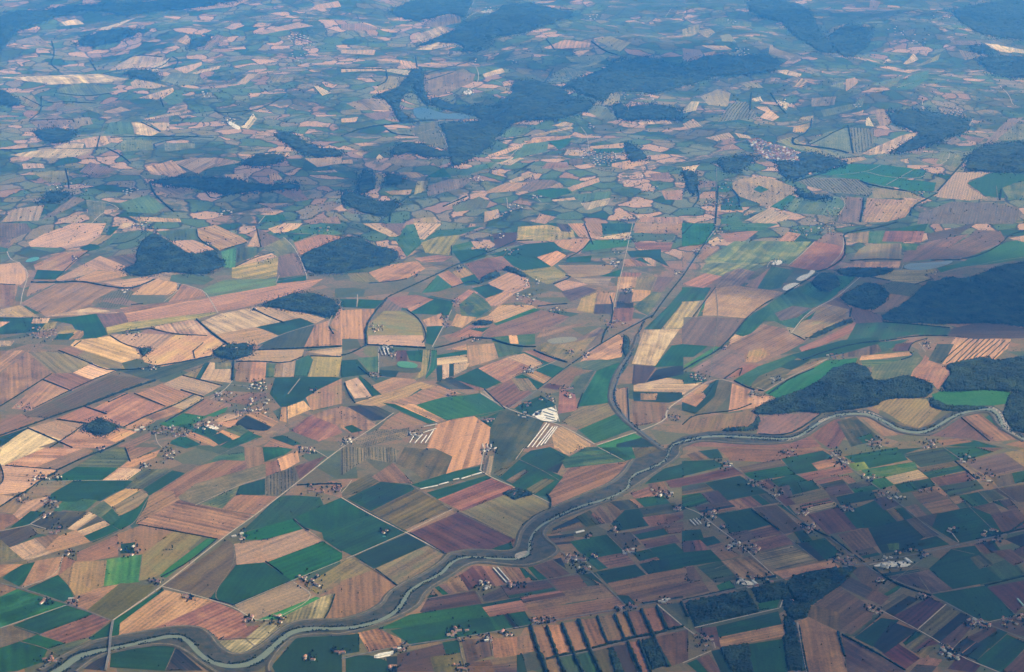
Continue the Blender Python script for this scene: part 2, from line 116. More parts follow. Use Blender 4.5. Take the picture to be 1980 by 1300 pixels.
T8 = '''v 0 0 290 0 330 20 310 90 150 60 0 160|y- 320 90 370 0 560 20 660 50 600 160 480 180 410 130|o- 180 170 300 90 410 205 320 200 230 195|y- 0 240 170 150 220 190 100 260 10 280|b+ 540 0 800 0 820 90 660 130 610 150 650 50|r 890 60 900 0 1060 0 1020 70 890 150
G 410 215 620 150 800 110 810 145 470 232|G 500 260 840 165 860 180 560 295|x 825 50 880 50 860 160 820 150|G 900 160 1100 20 1210 0 1330 60 1190 130 1280 170 1190 280 1110 270 1000 220|y- 880 150 990 85 1040 60 920 165|G- 1060 80 1210 10 1290 60 1190 130 1140 100
D 1190 130 1285 80 1250 145|y- 1080 240 1180 180 1230 190 1120 265|y- 960 190 1060 130 1080 140 990 205|o- 1260 0 1390 0 1320 40 1290 30|g- 1280 80 1420 0 1500 0 1640 80 1300 115|G 1510 0 1680 0 1700 60 1640 75|y- 1690 80 1700 0 1830 0 1870 60 1750 130 1690 130
o- 1195 270 1330 115 1645 90 1650 130 1560 205 1230 340|G- 40 295 230 200 400 220 420 240 170 365|y- 170 370 430 240 630 350 370 475|r+ 565 300 870 180 1000 230 940 270 700 365|l 700 370 940 270 1000 300 1110 275 1205 320 1205 345 1120 380 1000 525
r- 390 490 640 368 690 378 1000 530 1000 542 860 585 700 590 615 615|o- 870 585 1005 545 1010 590 950 600|b 375 475 640 355 680 370 400 490|G 0 300 20 300 160 390 0 440|G- 0 445 170 390 370 495 70 625 0 590|G- 80 630 385 500 490 565 190 700|l 190 705 495 570 605 630 330 800
k 0 650 60 640 170 710 0 770|b 0 775 180 712 320 800 250 860 240 910 140 950 0 995|b- 0 1090 100 1080 100 1180 0 1195|b 100 1075 210 1050 340 1110 345 1140 160 1180|e- 220 1050 400 970 800 910 855 980 600 1000 380 1040|G 290 1060 600 1002 850 985 905 1060 690 1095 410 1145
p- 460 950 500 880 770 830 810 905 480 955|G- 500 870 530 830 555 860|o- 515 850 545 820 580 855|G 545 810 575 800 620 845 590 850|p 570 800 600 790 650 840 625 845|o- 610 785 680 745 740 825 650 835|r- 690 740 760 690 830 780 740 825
r 765 685 870 690 940 790 900 800 830 780|b 940 695 1050 700 1130 765 1010 785|G 1040 705 1060 705 1090 745 1070 755|G 1085 695 1110 690 1190 760 1150 770|r- 1115 690 1220 655 1320 730 1200 760|D 1230 650 1270 640 1300 700|g- 920 805 1190 772 1240 825 980 870|p- 820 860 930 810 970 870 830 890
r+ 810 910 1030 870 1090 940 860 975|r+ 1035 870 1270 830 1330 895 1090 940|b 1280 830 1520 790 1580 860 1330 895|r- 1200 765 1370 740 1420 800 1270 830|k- 1380 735 1410 735 1490 795 1425 800|G- 1410 735 1470 725 1510 790|o- 1090 945 1600 865 1640 910 1540 950 1200 1015 1140 980
b 860 985 965 965 1030 1045 905 1060|G- 965 965 1060 950 1105 1030 1030 1045|p- 700 1115 870 1105 880 1200 730 1250|b 870 1110 1110 1090 1130 1180 890 1215|b- 730 1250 860 1230 890 1300 740 1300|G- 860 1230 1050 1200 1070 1300 895 1300|k- 1050 1200 1140 1185 1160 1260 1070 1290
p- 330 1200 590 1135 610 1195 520 1210 540 1295 330 1295|G- 590 1130 680 1115 690 1185 610 1195|y- 520 1215 690 1190 720 1290 540 1300|G- 30 1210 160 1205 270 1240 270 1300 30 1300|D 265 1215 320 1210 320 1300 280 1300|p- 1230 470 1360 405 1400 460 1220 500|k- 1360 405 1440 365 1510 440 1420 455
r 1450 390 1500 340 1570 430 1510 440|b- 1540 330 1590 310 1680 415 1580 435|r 1560 315 1860 280 1900 320 1620 360|G- 1645 365 1720 355 1780 450 1600 480 1570 440|k- 1720 355 1930 320 1960 370 1750 400|r 1750 405 1880 385 1890 440 1790 455|r- 1880 390 1977 370 1977 410 1900 440
D 1200 515 1340 500 1350 550 1240 560|G- 1330 545 1540 505 1640 605 1440 640 1380 600|p- 1545 505 1670 490 1730 560 1630 590|G- 1680 490 1860 450 1890 500 1730 530|b- 1860 450 1977 430 1977 490 1900 500|r- 1740 545 1930 510 1960 550 1770 580|r+ 1420 650 1640 610 1700 665 1490 705
r 1690 610 1780 590 1840 640 1740 665|G- 1790 585 1930 555 1977 600 1977 625 1850 650|G- 1480 720 1700 680 1760 735 1540 785|G- 1730 675 1977 625 1977 695 1780 730|o- 1550 785 1977 700 1977 770 1700 850 1610 850|b- 1660 860 1977 780 1977 860 1760 900 1700 895|G- 1600 855 1660 860 1700 900 1650 910
b- 1780 215 1860 190 1900 260 1830 270|r 1680 265 1780 230 1830 275 1700 290|G- 1760 210 1850 130 1977 95 1977 170 1840 195|r 1880 190 1977 165 1977 225 1910 230'''
TP = '''b 195 320 335 310 440 680 320 690|b+ 365 300 500 290 620 640 480 650|b 550 270 690 250 800 560 670 610|o- 745 230 910 220 1020 520 880 560|o- 950 200 1110 175 1230 460 1075 500|b 1160 165 1235 150 1345 440 1270 460|r+ 1290 150 1420 125 1530 390 1400 420|r+ 1475 110 1590 90 1710 350 1580 380
r 1650 90 1900 310 1770 335|k- 1645 70 1920 30 1980 200 1980 330 1900 290|b 335 700 455 685 530 840 350 840|k- 515 680 645 655 730 840 580 840|g- 700 640 840 610 930 840 790 840|y- 880 600 1050 560 1160 840 980 840|d 1110 540 1260 520 1390 840 1200 840|b 1310 495 1390 485 1530 830 1460 840
b- 1600 440 1980 350 1980 700 1790 770|G- 1620 470 1660 560 1790 770 1750 780|b 0 425 180 415 225 595 0 630|k- 60 640 230 600 290 800 110 830|G- 0 640 60 640 110 840 0 840'''
T9 = '''G- 0 165 0 80 180 75 240 105|b- 30 40 100 20 155 60 60 75|G- 100 20 200 10 230 60 160 60|r 200 0 830 15 620 60 470 80 280 70|r- 0 180 290 115 340 150 100 200 0 220|r 0 225 120 205 170 245 0 275|g- 0 280 100 265 150 310 0 360|p- 110 265 200 250 260 310 160 320|G- 135 205 330 165 390 210 490 260 260 300
x- 330 115 560 70 650 155 400 190|G- 575 65 810 20 870 55 740 90 780 130 690 145 650 150|r 745 90 870 65 890 100 780 130|r+ 685 155 950 105 990 140 720 190|G- 515 190 650 155 720 190 560 225|r- 430 200 500 185 540 225 490 240|p- 545 230 620 210 640 270 580 300|k- 620 210 750 190 790 235 640 270
r 770 195 900 165 940 205 820 230|o- 915 170 960 160 1000 195 960 205|r- 820 235 940 210 980 260 850 280|x- 580 300 820 245 850 285 650 330|r 270 310 490 265 555 315 330 355|r- 550 290 600 280 650 325 600 335|x 670 325 840 295 900 335 730 375|p- 850 285 880 280 910 330|p- 70 340 260 310 320 355 120 390
G- 875 290 1090 245 1120 295 920 330|G- 200 390 400 350 520 440 370 480 270 490 250 430|p- 415 350 540 335 700 480 590 495|G- 550 330 610 335 680 420|r- 730 390 900 345 1015 470 840 500|G- 940 380 1120 305 1240 430 1090 460 1010 465|p- 1110 300 1200 280 1250 330 1170 360|G- 960 215 1080 190 1130 240 1000 260
E 965 95 1050 85 1075 120 990 135|g- 940 50 1240 0 1300 70 1060 120|G- 1240 10 1390 0 1280 35|k- 1280 40 1510 0 1580 75 1380 110|e- 1040 130 1340 85 1360 125 1180 165 1060 160|w- 1170 175 1370 130 1410 165 1220 215|e- 1090 190 1170 175 1220 215 1140 240|G- 1230 215 1430 180 1460 220 1270 260
y- 1360 120 1560 85 1640 130 1430 175|r- 1440 180 1650 140 1680 190 1490 220|k- 1490 225 1700 190 1740 235 1550 280|G- 1510 0 1700 0 1790 25 1640 70 1580 70|p 1640 80 1870 30 1977 110 1977 125 1780 165 1680 110|l 1870 30 1977 10 1977 110|l 1790 175 1977 135 1977 195 1830 225|b- 1700 0 1860 0 1800 20
p- 1800 240 1977 215 1977 310 1930 310 1850 270|b- 1330 260 1470 235 1530 290 1380 320|b 1450 235 1500 230 1535 290|o- 1390 325 1540 298 1590 355 1450 380|o- 1550 290 1600 280 1655 340 1610 350|G- 1605 280 1710 260 1770 320 1680 340|k- 1720 255 1800 245 1860 290 1780 310|b- 1690 345 1800 320 1840 375 1740 395
G- 1800 315 1840 310 1890 360|b- 1840 310 1890 300 1940 350 1890 365|p 1290 345 1350 330 1410 390 1350 400|l- 1180 365 1270 350 1330 405 1230 430|p- 1370 405 1480 380 1540 435 1450 460|p- 1300 420 1360 405 1480 505 1390 520|G- 1480 385 1670 345 1780 390 1850 500 1600 550 1450 460|r- 1770 395 1940 360 1977 400 1977 480 1860 500
G- 1080 470 1290 420 1390 520 1290 590 1160 610 1130 560|b- 900 505 1075 465 1160 555 1090 575 990 600|b- 1000 600 1100 580 1140 620 1050 640|E- 1190 560 1250 555 1250 590 1200 590|G- 1290 560 1470 515 1540 560 1330 600|r 390 555 590 500 640 560 450 595|r- 380 490 540 455 580 495 420 525|p- 250 505 370 480 420 525 320 550
b- 100 530 180 515 240 570 170 590|p- 0 545 100 530 140 590 0 610|o- 170 600 250 575 330 625 230 650|G- 0 610 160 595 220 655 0 690|G- 0 485 100 475 120 530 0 540|x- 460 600 620 565 700 610 780 655 560 705 450 660|G- 650 490 700 480 750 540 690 550|D 655 555 730 550 830 645 790 655|G 725 545 850 520 950 615 830 645
b 230 660 390 630 540 745 450 755 310 750|k- 90 690 220 660 320 760 190 780|b- 0 700 60 690 110 760 0 780|p- 0 790 110 770 150 830 0 865|e- 200 800 270 770 310 820 220 830|b 530 720 860 655 905 690 650 740 600 765|e- 440 905 560 880 540 930 450 940|b 190 1040 550 950 590 1090 220 1155|b- 70 1050 190 1040 220 1160 190 1140
b- 30 1250 150 1200 220 1300 90 1300|G- 170 1180 210 1170 300 1300 225 1300|G 390 1140 575 1110 605 1300 400 1300|b 670 1010 730 985 900 1070 950 1300 720 1300|y- 710 955 770 915 915 960 915 1065 740 980|b- 765 910 910 810 1050 900 1100 950 1090 990 975 1080 920 1060 915 955|b- 980 710 1050 690 1155 750 1130 830 1050 790
p- 910 800 970 750 1100 820 1060 870|b- 1060 870 1110 825 1195 870 1150 910|D 1140 830 1210 780 1270 810 1180 860|k- 930 1090 1080 970 1150 970 1000 1090|G- 1000 1100 1150 990 1250 1000 1100 1150|D 1110 1150 1210 1010 1350 1060 1170 1190|d 925 1085 1290 1300 960 1300|D 1150 930 1280 850 1360 880 1220 975
W 1220 980 1430 870 1520 915 1360 1055 1280 1010|D 1370 1060 1530 920 1660 980 1480 1130|d 1480 1135 1650 990 1690 1010 1560 1170|G- 1270 1120 1330 1060 1380 1080 1300 1150|d 1290 1150 1390 1085 1480 1130 1400 1220|W 1160 1190 1230 1125 1370 1220 1290 1280|e- 1320 1300 1400 1215 1500 1230 1440 1300
W 1340 1170 1430 1110 1480 1135|G- 1430 700 1690 610 1760 700 1977 740 1550 820|G- 1430 700 1560 590 1690 570 1730 620|b- 1690 560 1800 540 1840 600 1750 615|k- 1670 640 1730 620 1800 680 1720 700|r- 1800 600 1900 590 1977 660 1920 680|k- 1760 690 1900 640 1977 730 1850 760|D 1870 530 1977 500 1977 580
p- 1910 600 1977 570 1977 640|y- 1100 700 1360 690 1370 715 1190 745|p- 1200 750 1330 735 1430 830 1300 790|d 1320 735 1420 710 1560 820 1440 840|G- 1450 850 1760 800 1920 970 1790 1005 1660 970|r- 1770 810 1977 770 1977 900 1930 960|D 1550 1170 1650 1100 1770 1160 1700 1230|r- 1650 1100 1780 1040 1880 1070 1780 1160
G- 1700 1240 1880 1085 1977 1130 1977 1160 1850 1300|r- 1850 1300 1977 1180 1977 1300|W 1540 1280 1610 1200 1720 1260 1690 1300|p- 1780 1020 1920 985 1977 1010 1977 1090 1860 1060'''
T1 = '''g 935 570 1000 530 1080 560 1050 600 980 610|t 755 480 790 460 980 500 880 515 770 510|t 630 410 780 320 950 335 930 370 760 405|w 845 405 980 340 970 380 900 415|t 1010 400 1170 360 1170 380 1080 430|t 1110 425 1280 380 1270 400 1140 430|t 0 450 250 440 570 430 750 460 620 480 300 490|t 800 570 1000 510 1010 530 930 580
y 390 600 430 595 600 640 600 670 500 630|t 600 650 700 620 760 640 660 660|r 130 660 160 640 220 645 215 670 160 685|p 170 710 330 665 430 710 330 745 220 740|t 400 820 580 790 720 795 590 850 500 860 490 830|g 600 780 640 710 760 705 780 780|t 765 710 860 720 930 765 880 790 790 780|t 830 690 1040 650 1050 665 850 700
p 850 700 980 680 980 715|t 870 715 985 710 980 760 930 755|t 60 900 250 865 550 865 500 900 350 920 150 910|t 300 860 400 825 490 835 480 860|t 130 950 250 950 260 975 135 980|p 460 1000 520 940 680 985 560 1030|y 180 1000 400 990 390 1060 290 1060|s 845 970 1000 930 1080 1000 960 1020 880 1015
t 1000 940 1130 915 1310 920 1400 940 1200 980 1150 1010|o 1210 945 1240 915 1310 920 1280 950|t 1300 1015 1440 1005 1440 1060 1320 1050|o 1560 1010 1610 1005 1640 1040 1570 1060|w 1820 500 1850 500 1920 540 1870 555|w 1400 740 1470 660 1490 690 1440 750|g 1480 730 1800 740 1760 780|t 1400 920 1520 890 1680 885 1680 905
t 1770 920 1980 910 1980 950 1840 970|t 1780 1000 1940 985 1960 1000|p 1590 1110 1730 1080 1790 1160 1720 1170|t 1480 1180 1680 1180 1580 1200|t 1480 1215 1580 1205 1570 1240|p 1830 1190 1930 1165 1980 1190 1900 1230|G 1500 1290 1530 1250 1640 1245 1660 1280|b 1800 1290 1960 1250 1980 1300|t 0 1290 90 1210 260 1190 220 1280
p 230 1280 430 1140 500 1160 300 1260|t 350 1290 420 1250 480 1260 430 1300|k 500 1160 620 1170 590 1290 520 1290|o 750 1255 1040 1270 1050 1290 800 1285|g 690 1180 860 1130 960 1200 900 1240 740 1230|p 880 1090 1000 1080 1140 1100 1000 1140|t 1080 50 1330 0 1450 0 1350 40 1150 60|t 1790 60 1840 30 1960 5 1980 40
t 1480 190 1730 130 1820 150 1520 200|p 80 240 220 205 310 280|t 1030 240 1080 200 1110 230 1080 260|p 1130 285 1260 200 1330 220 1200 290|w 350 130 440 110 490 140 380 150|w 560 170 700 130 810 95 620 180|t 1370 490 1440 430 1500 430 1420 490|y 1540 480 1580 440 1660 435 1620 480|k 930 470 1000 420 1150 430 1190 480 1040 500
k 330 520 480 480 690 520 560 560 350 560|y 100 560 190 555 230 610 200 640|p 250 640 320 600 380 605 330 640|l 410 690 520 680 540 720 430 740|k 660 860 720 810 880 810 890 870 720 880|k 950 830 1130 830 1130 860 960 880'''
T2 = '''k- 390 750 550 700 590 770 620 860 580 870 480 820|k 260 750 390 752 430 790 350 790|t 1010 720 1050 700 1180 700 1130 725|t 1220 730 1300 705 1350 720 1330 735|o 1080 790 1330 735 1350 745 1120 790|g 920 790 990 740 1100 740 1080 770 960 800|t 850 900 1060 830 1100 830 960 890 860 920|o 1060 820 1330 785 1330 800 1080 835
g 1060 840 1200 820 1190 880 1020 920 980 930|G 1200 820 1350 800 1290 860 1260 870|o+ 1440 850 1640 830 1640 860 1460 862|G 1460 863 1640 861 1630 885 1470 890|t 1290 900 1310 870 1430 870 1420 905|d 1320 930 1400 915 1400 960 1320 960|r 1160 980 1190 945 1310 940 1320 975|o+ 1570 950 1720 920 1790 945 1640 985 1570 965
t 1310 1090 1490 1030 1500 1055 1340 1110|t 970 1050 1100 1000 1110 1030 990 1065|b+ 800 1125 960 1060 1090 1060 1000 1110|p 1000 1100 1080 1040 1230 1045 1280 1080 1100 1110|o 1190 1090 1270 1060 1290 1090|G 1140 1100 1310 1095 1340 1120 1220 1150 1140 1130|t 1390 1180 1560 1150 1540 1190 1420 1220|t 1220 1160 1350 1145 1360 1160 1230 1170
g 1340 1130 1570 1110 1560 1150 1390 1170|p+ 500 1080 620 1040 780 1030 700 1090 500 1140|y 440 1050 500 1050 490 1110 420 1130|G 490 1030 590 970 640 1030|p 20 1220 180 1160 330 1170 260 1250 60 1240|t 600 1190 700 1140 730 1150 640 1200|k 640 1200 800 1140 860 1170 840 1210 660 1230|t 830 1230 910 1215 920 1260 830 1290
o 1120 1290 1150 1240 1250 1260 1180 1300|o 410 1270 540 1260 580 1290 420 1300|b+ 1860 1110 1980 1100 1980 1160 1880 1160|r 1780 1010 1900 1000 1910 1040 1810 1040|b+ 1720 1290 1740 1260 1980 1260 1980 1300|t 200 920 220 895 250 920 210 930|t 0 930 60 925 70 950 0 950|t 80 890 110 880 130 910|p+ 270 940 290 920 420 930 520 940 510 960 350 970
o 330 1000 440 1000 490 1020 410 1035|k 520 930 620 900 630 940 560 970|w 230 410 300 400 410 410 390 440|y 250 442 410 450 330 510 200 530|p 0 140 130 135 240 170 120 180 0 175|p 470 150 640 75 690 95 690 130 560 160|t 420 210 580 150 630 185 470 250|t 430 290 560 245 660 260 520 290|t 0 290 200 290 190 320 0 310
t 340 350 400 355 450 400 350 400|t 0 400 230 390 240 410 0 420|p 480 440 640 410 780 430 760 480 560 560 480 530|t 820 430 930 395 950 420 830 450|k 1220 430 1300 390 1430 420 1380 450 1240 450|y 1520 600 1560 540 1620 550 1610 600 1560 610|k 1430 650 1470 610 1540 620 1580 690 1540 700|t 1540 710 1640 690 1600 720
t 1720 710 1900 700 1920 715 1740 725|t 1170 280 1300 230 1450 250 1440 275 1200 285|y 1480 230 1560 210 1680 250 1620 300 1540 270|p 30 600 130 575 280 580 320 620 270 640 100 640|p 120 660 320 640 340 670 200 700|t 0 690 100 680 80 710 0 710|k 1300 330 1580 315 1480 370 1330 360|t 1340 300 1440 290 1380 330|p 1140 90 1310 50 1340 60 1240 75
y 170 1030 240 1000 250 1050 200 1100|o 250 1110 410 1100 400 1130 290 1130|b 700 1000 900 960 800 990|g 640 1010 780 960 900 940 870 970 720 1020|k 1290 390 1420 360 1550 380 1440 400|t 900 950 1010 910 1060 920 980 960'''
T3 = '''G+ 760 1010 960 950 1140 955 1350 980 1280 1060 1170 1080 880 1020|G 1260 1030 1340 980 1420 990 1390 1040|G+ 1180 1075 1290 1040 1470 1060 1460 1110 1330 1110|v 660 1050 760 1030 1020 1040 1100 1110 1080 1140 860 1115 720 1080|t 1450 1140 1580 1000 1790 1000 1660 1050 1650 1080 1770 1150 1660 1165 1520 1150
G 1650 1062 1800 1000 1980 1010 1980 1050 1850 1090 1870 1150 1760 1140|g 1850 1090 1980 1050 1980 1150 1890 1150|b+ 290 1100 290 1060 340 1040 400 1030 470 1030 530 1040 620 1075 680 1100 600 1160 490 1200 330 1140|l 380 1140 420 1110 480 1110 440 1150|G- 410 1100 440 1075 500 1100 450 1120|G 510 1200 620 1130 660 1140 580 1220|t 360 1280 500 1210 630 1260 600 1280 470 1300
o 350 1250 380 1220 430 1225 370 1250|p 900 1290 950 1140 1050 1150 1040 1290|b+ 1050 1290 1070 1150 1360 1165 1290 1260 1180 1290|p 1370 1240 1560 1170 1780 1180 1940 1200 1970 1240 1920 1300 1360 1300|g 580 1200 700 1130 900 1140 950 1190 900 1250 650 1240|y 1090 1090 1300 1110 1400 1150 1110 1150
t 1040 890 1150 840 1260 790 1380 760 1380 775 1190 890 1080 900|o 920 920 1050 910 1070 925 950 950|y 540 820 640 790 700 840 860 880 920 910 880 920 640 860|p 1280 880 1340 840 1410 850 1380 900|k 1100 910 1280 900 1470 960 1240 960|t 1250 930 1310 920 1310 950|k 1470 950 1500 890 1650 890 1600 970|p 1510 830 1580 790 1620 820 1560 840
r 1590 790 1620 780 1750 805 1720 830|p+ 1740 840 1890 690 1980 680 1800 830|k 1820 820 1930 720 1980 720 1980 810|v 980 870 970 740 1110 750 1110 830 1020 890|k 730 830 830 770 960 740 980 880 900 870|t- 1110 640 1160 630 1220 710 1150 735 1130 700|w 1060 690 1080 680 1110 735 1065 730|t 980 660 1050 640 1040 670|y+ 670 700 690 680 760 670 760 700
y 640 740 760 705 720 770 640 770|v 200 710 280 600 370 590 430 680 280 700|l 105 560 200 520 280 540 260 620 150 610|w 400 575 450 560 470 590 420 590|o+ 420 620 490 620 560 680 520 705 450 680 480 650|w 540 580 620 600 600 640|w 0 640 50 590 95 590 80 640 0 660|t 0 720 60 690 110 730 30 750|t 130 800 270 770 300 800 200 820
t 300 770 390 790 400 805 330 800|y 320 480 430 480 470 510 370 510|t 550 410 600 405 690 430 680 450 580 430|t 650 500 690 455 730 470 670 505|o 945 460 1000 450 1020 480 950 530|k 850 500 930 470 940 520|p 740 570 890 560 880 610 750 620|k 800 640 1000 600 1060 560 1040 620 820 680|g 1240 510 1340 430 1430 405 1420 460 1330 520
k 1100 490 1200 460 1330 420 1200 510|t 1200 405 1380 405 1310 425|p+ 0 280 100 290 130 330 60 370 0 350|t 120 310 190 295 190 330 150 345|t 110 265 250 265 290 290 180 290|k 240 320 330 290 400 330|l 500 260 560 290 700 330 640 360 500 310|t 570 320 650 325 620 350|t 1740 250 1830 260 1920 310 1840 300|w 1840 265 1980 290 1980 310 1880 300
p 1560 235 1720 240 1740 270 1580 260|l 1600 290 1780 320 1640 350|y 1340 390 1500 310 1480 350 1390 380|t 1280 370 1340 310 1370 345 1300 375|t 1160 370 1190 340 1210 350|g 130 130 230 100 400 130 400 155 250 150|y 0 170 100 140 100 180 60 210 0 215|y 80 180 160 165 190 190 140 220|y 215 210 270 195 310 245 230 240|y 730 100 870 95 800 110|p 1080 60 1090 0 1150 10 1120 60
r 90 1050 190 1050 190 1085 80 1090|b+ 80 1150 120 1115 190 1110 190 1155|G 200 1070 270 1080 270 1115 200 1115|G- 220 1190 340 1190 350 1220 220 1220|t 0 970 100 955 60 1000 0 990|k 180 890 260 870 260 900|t 220 1270 330 1260 350 1300 220 1300'''
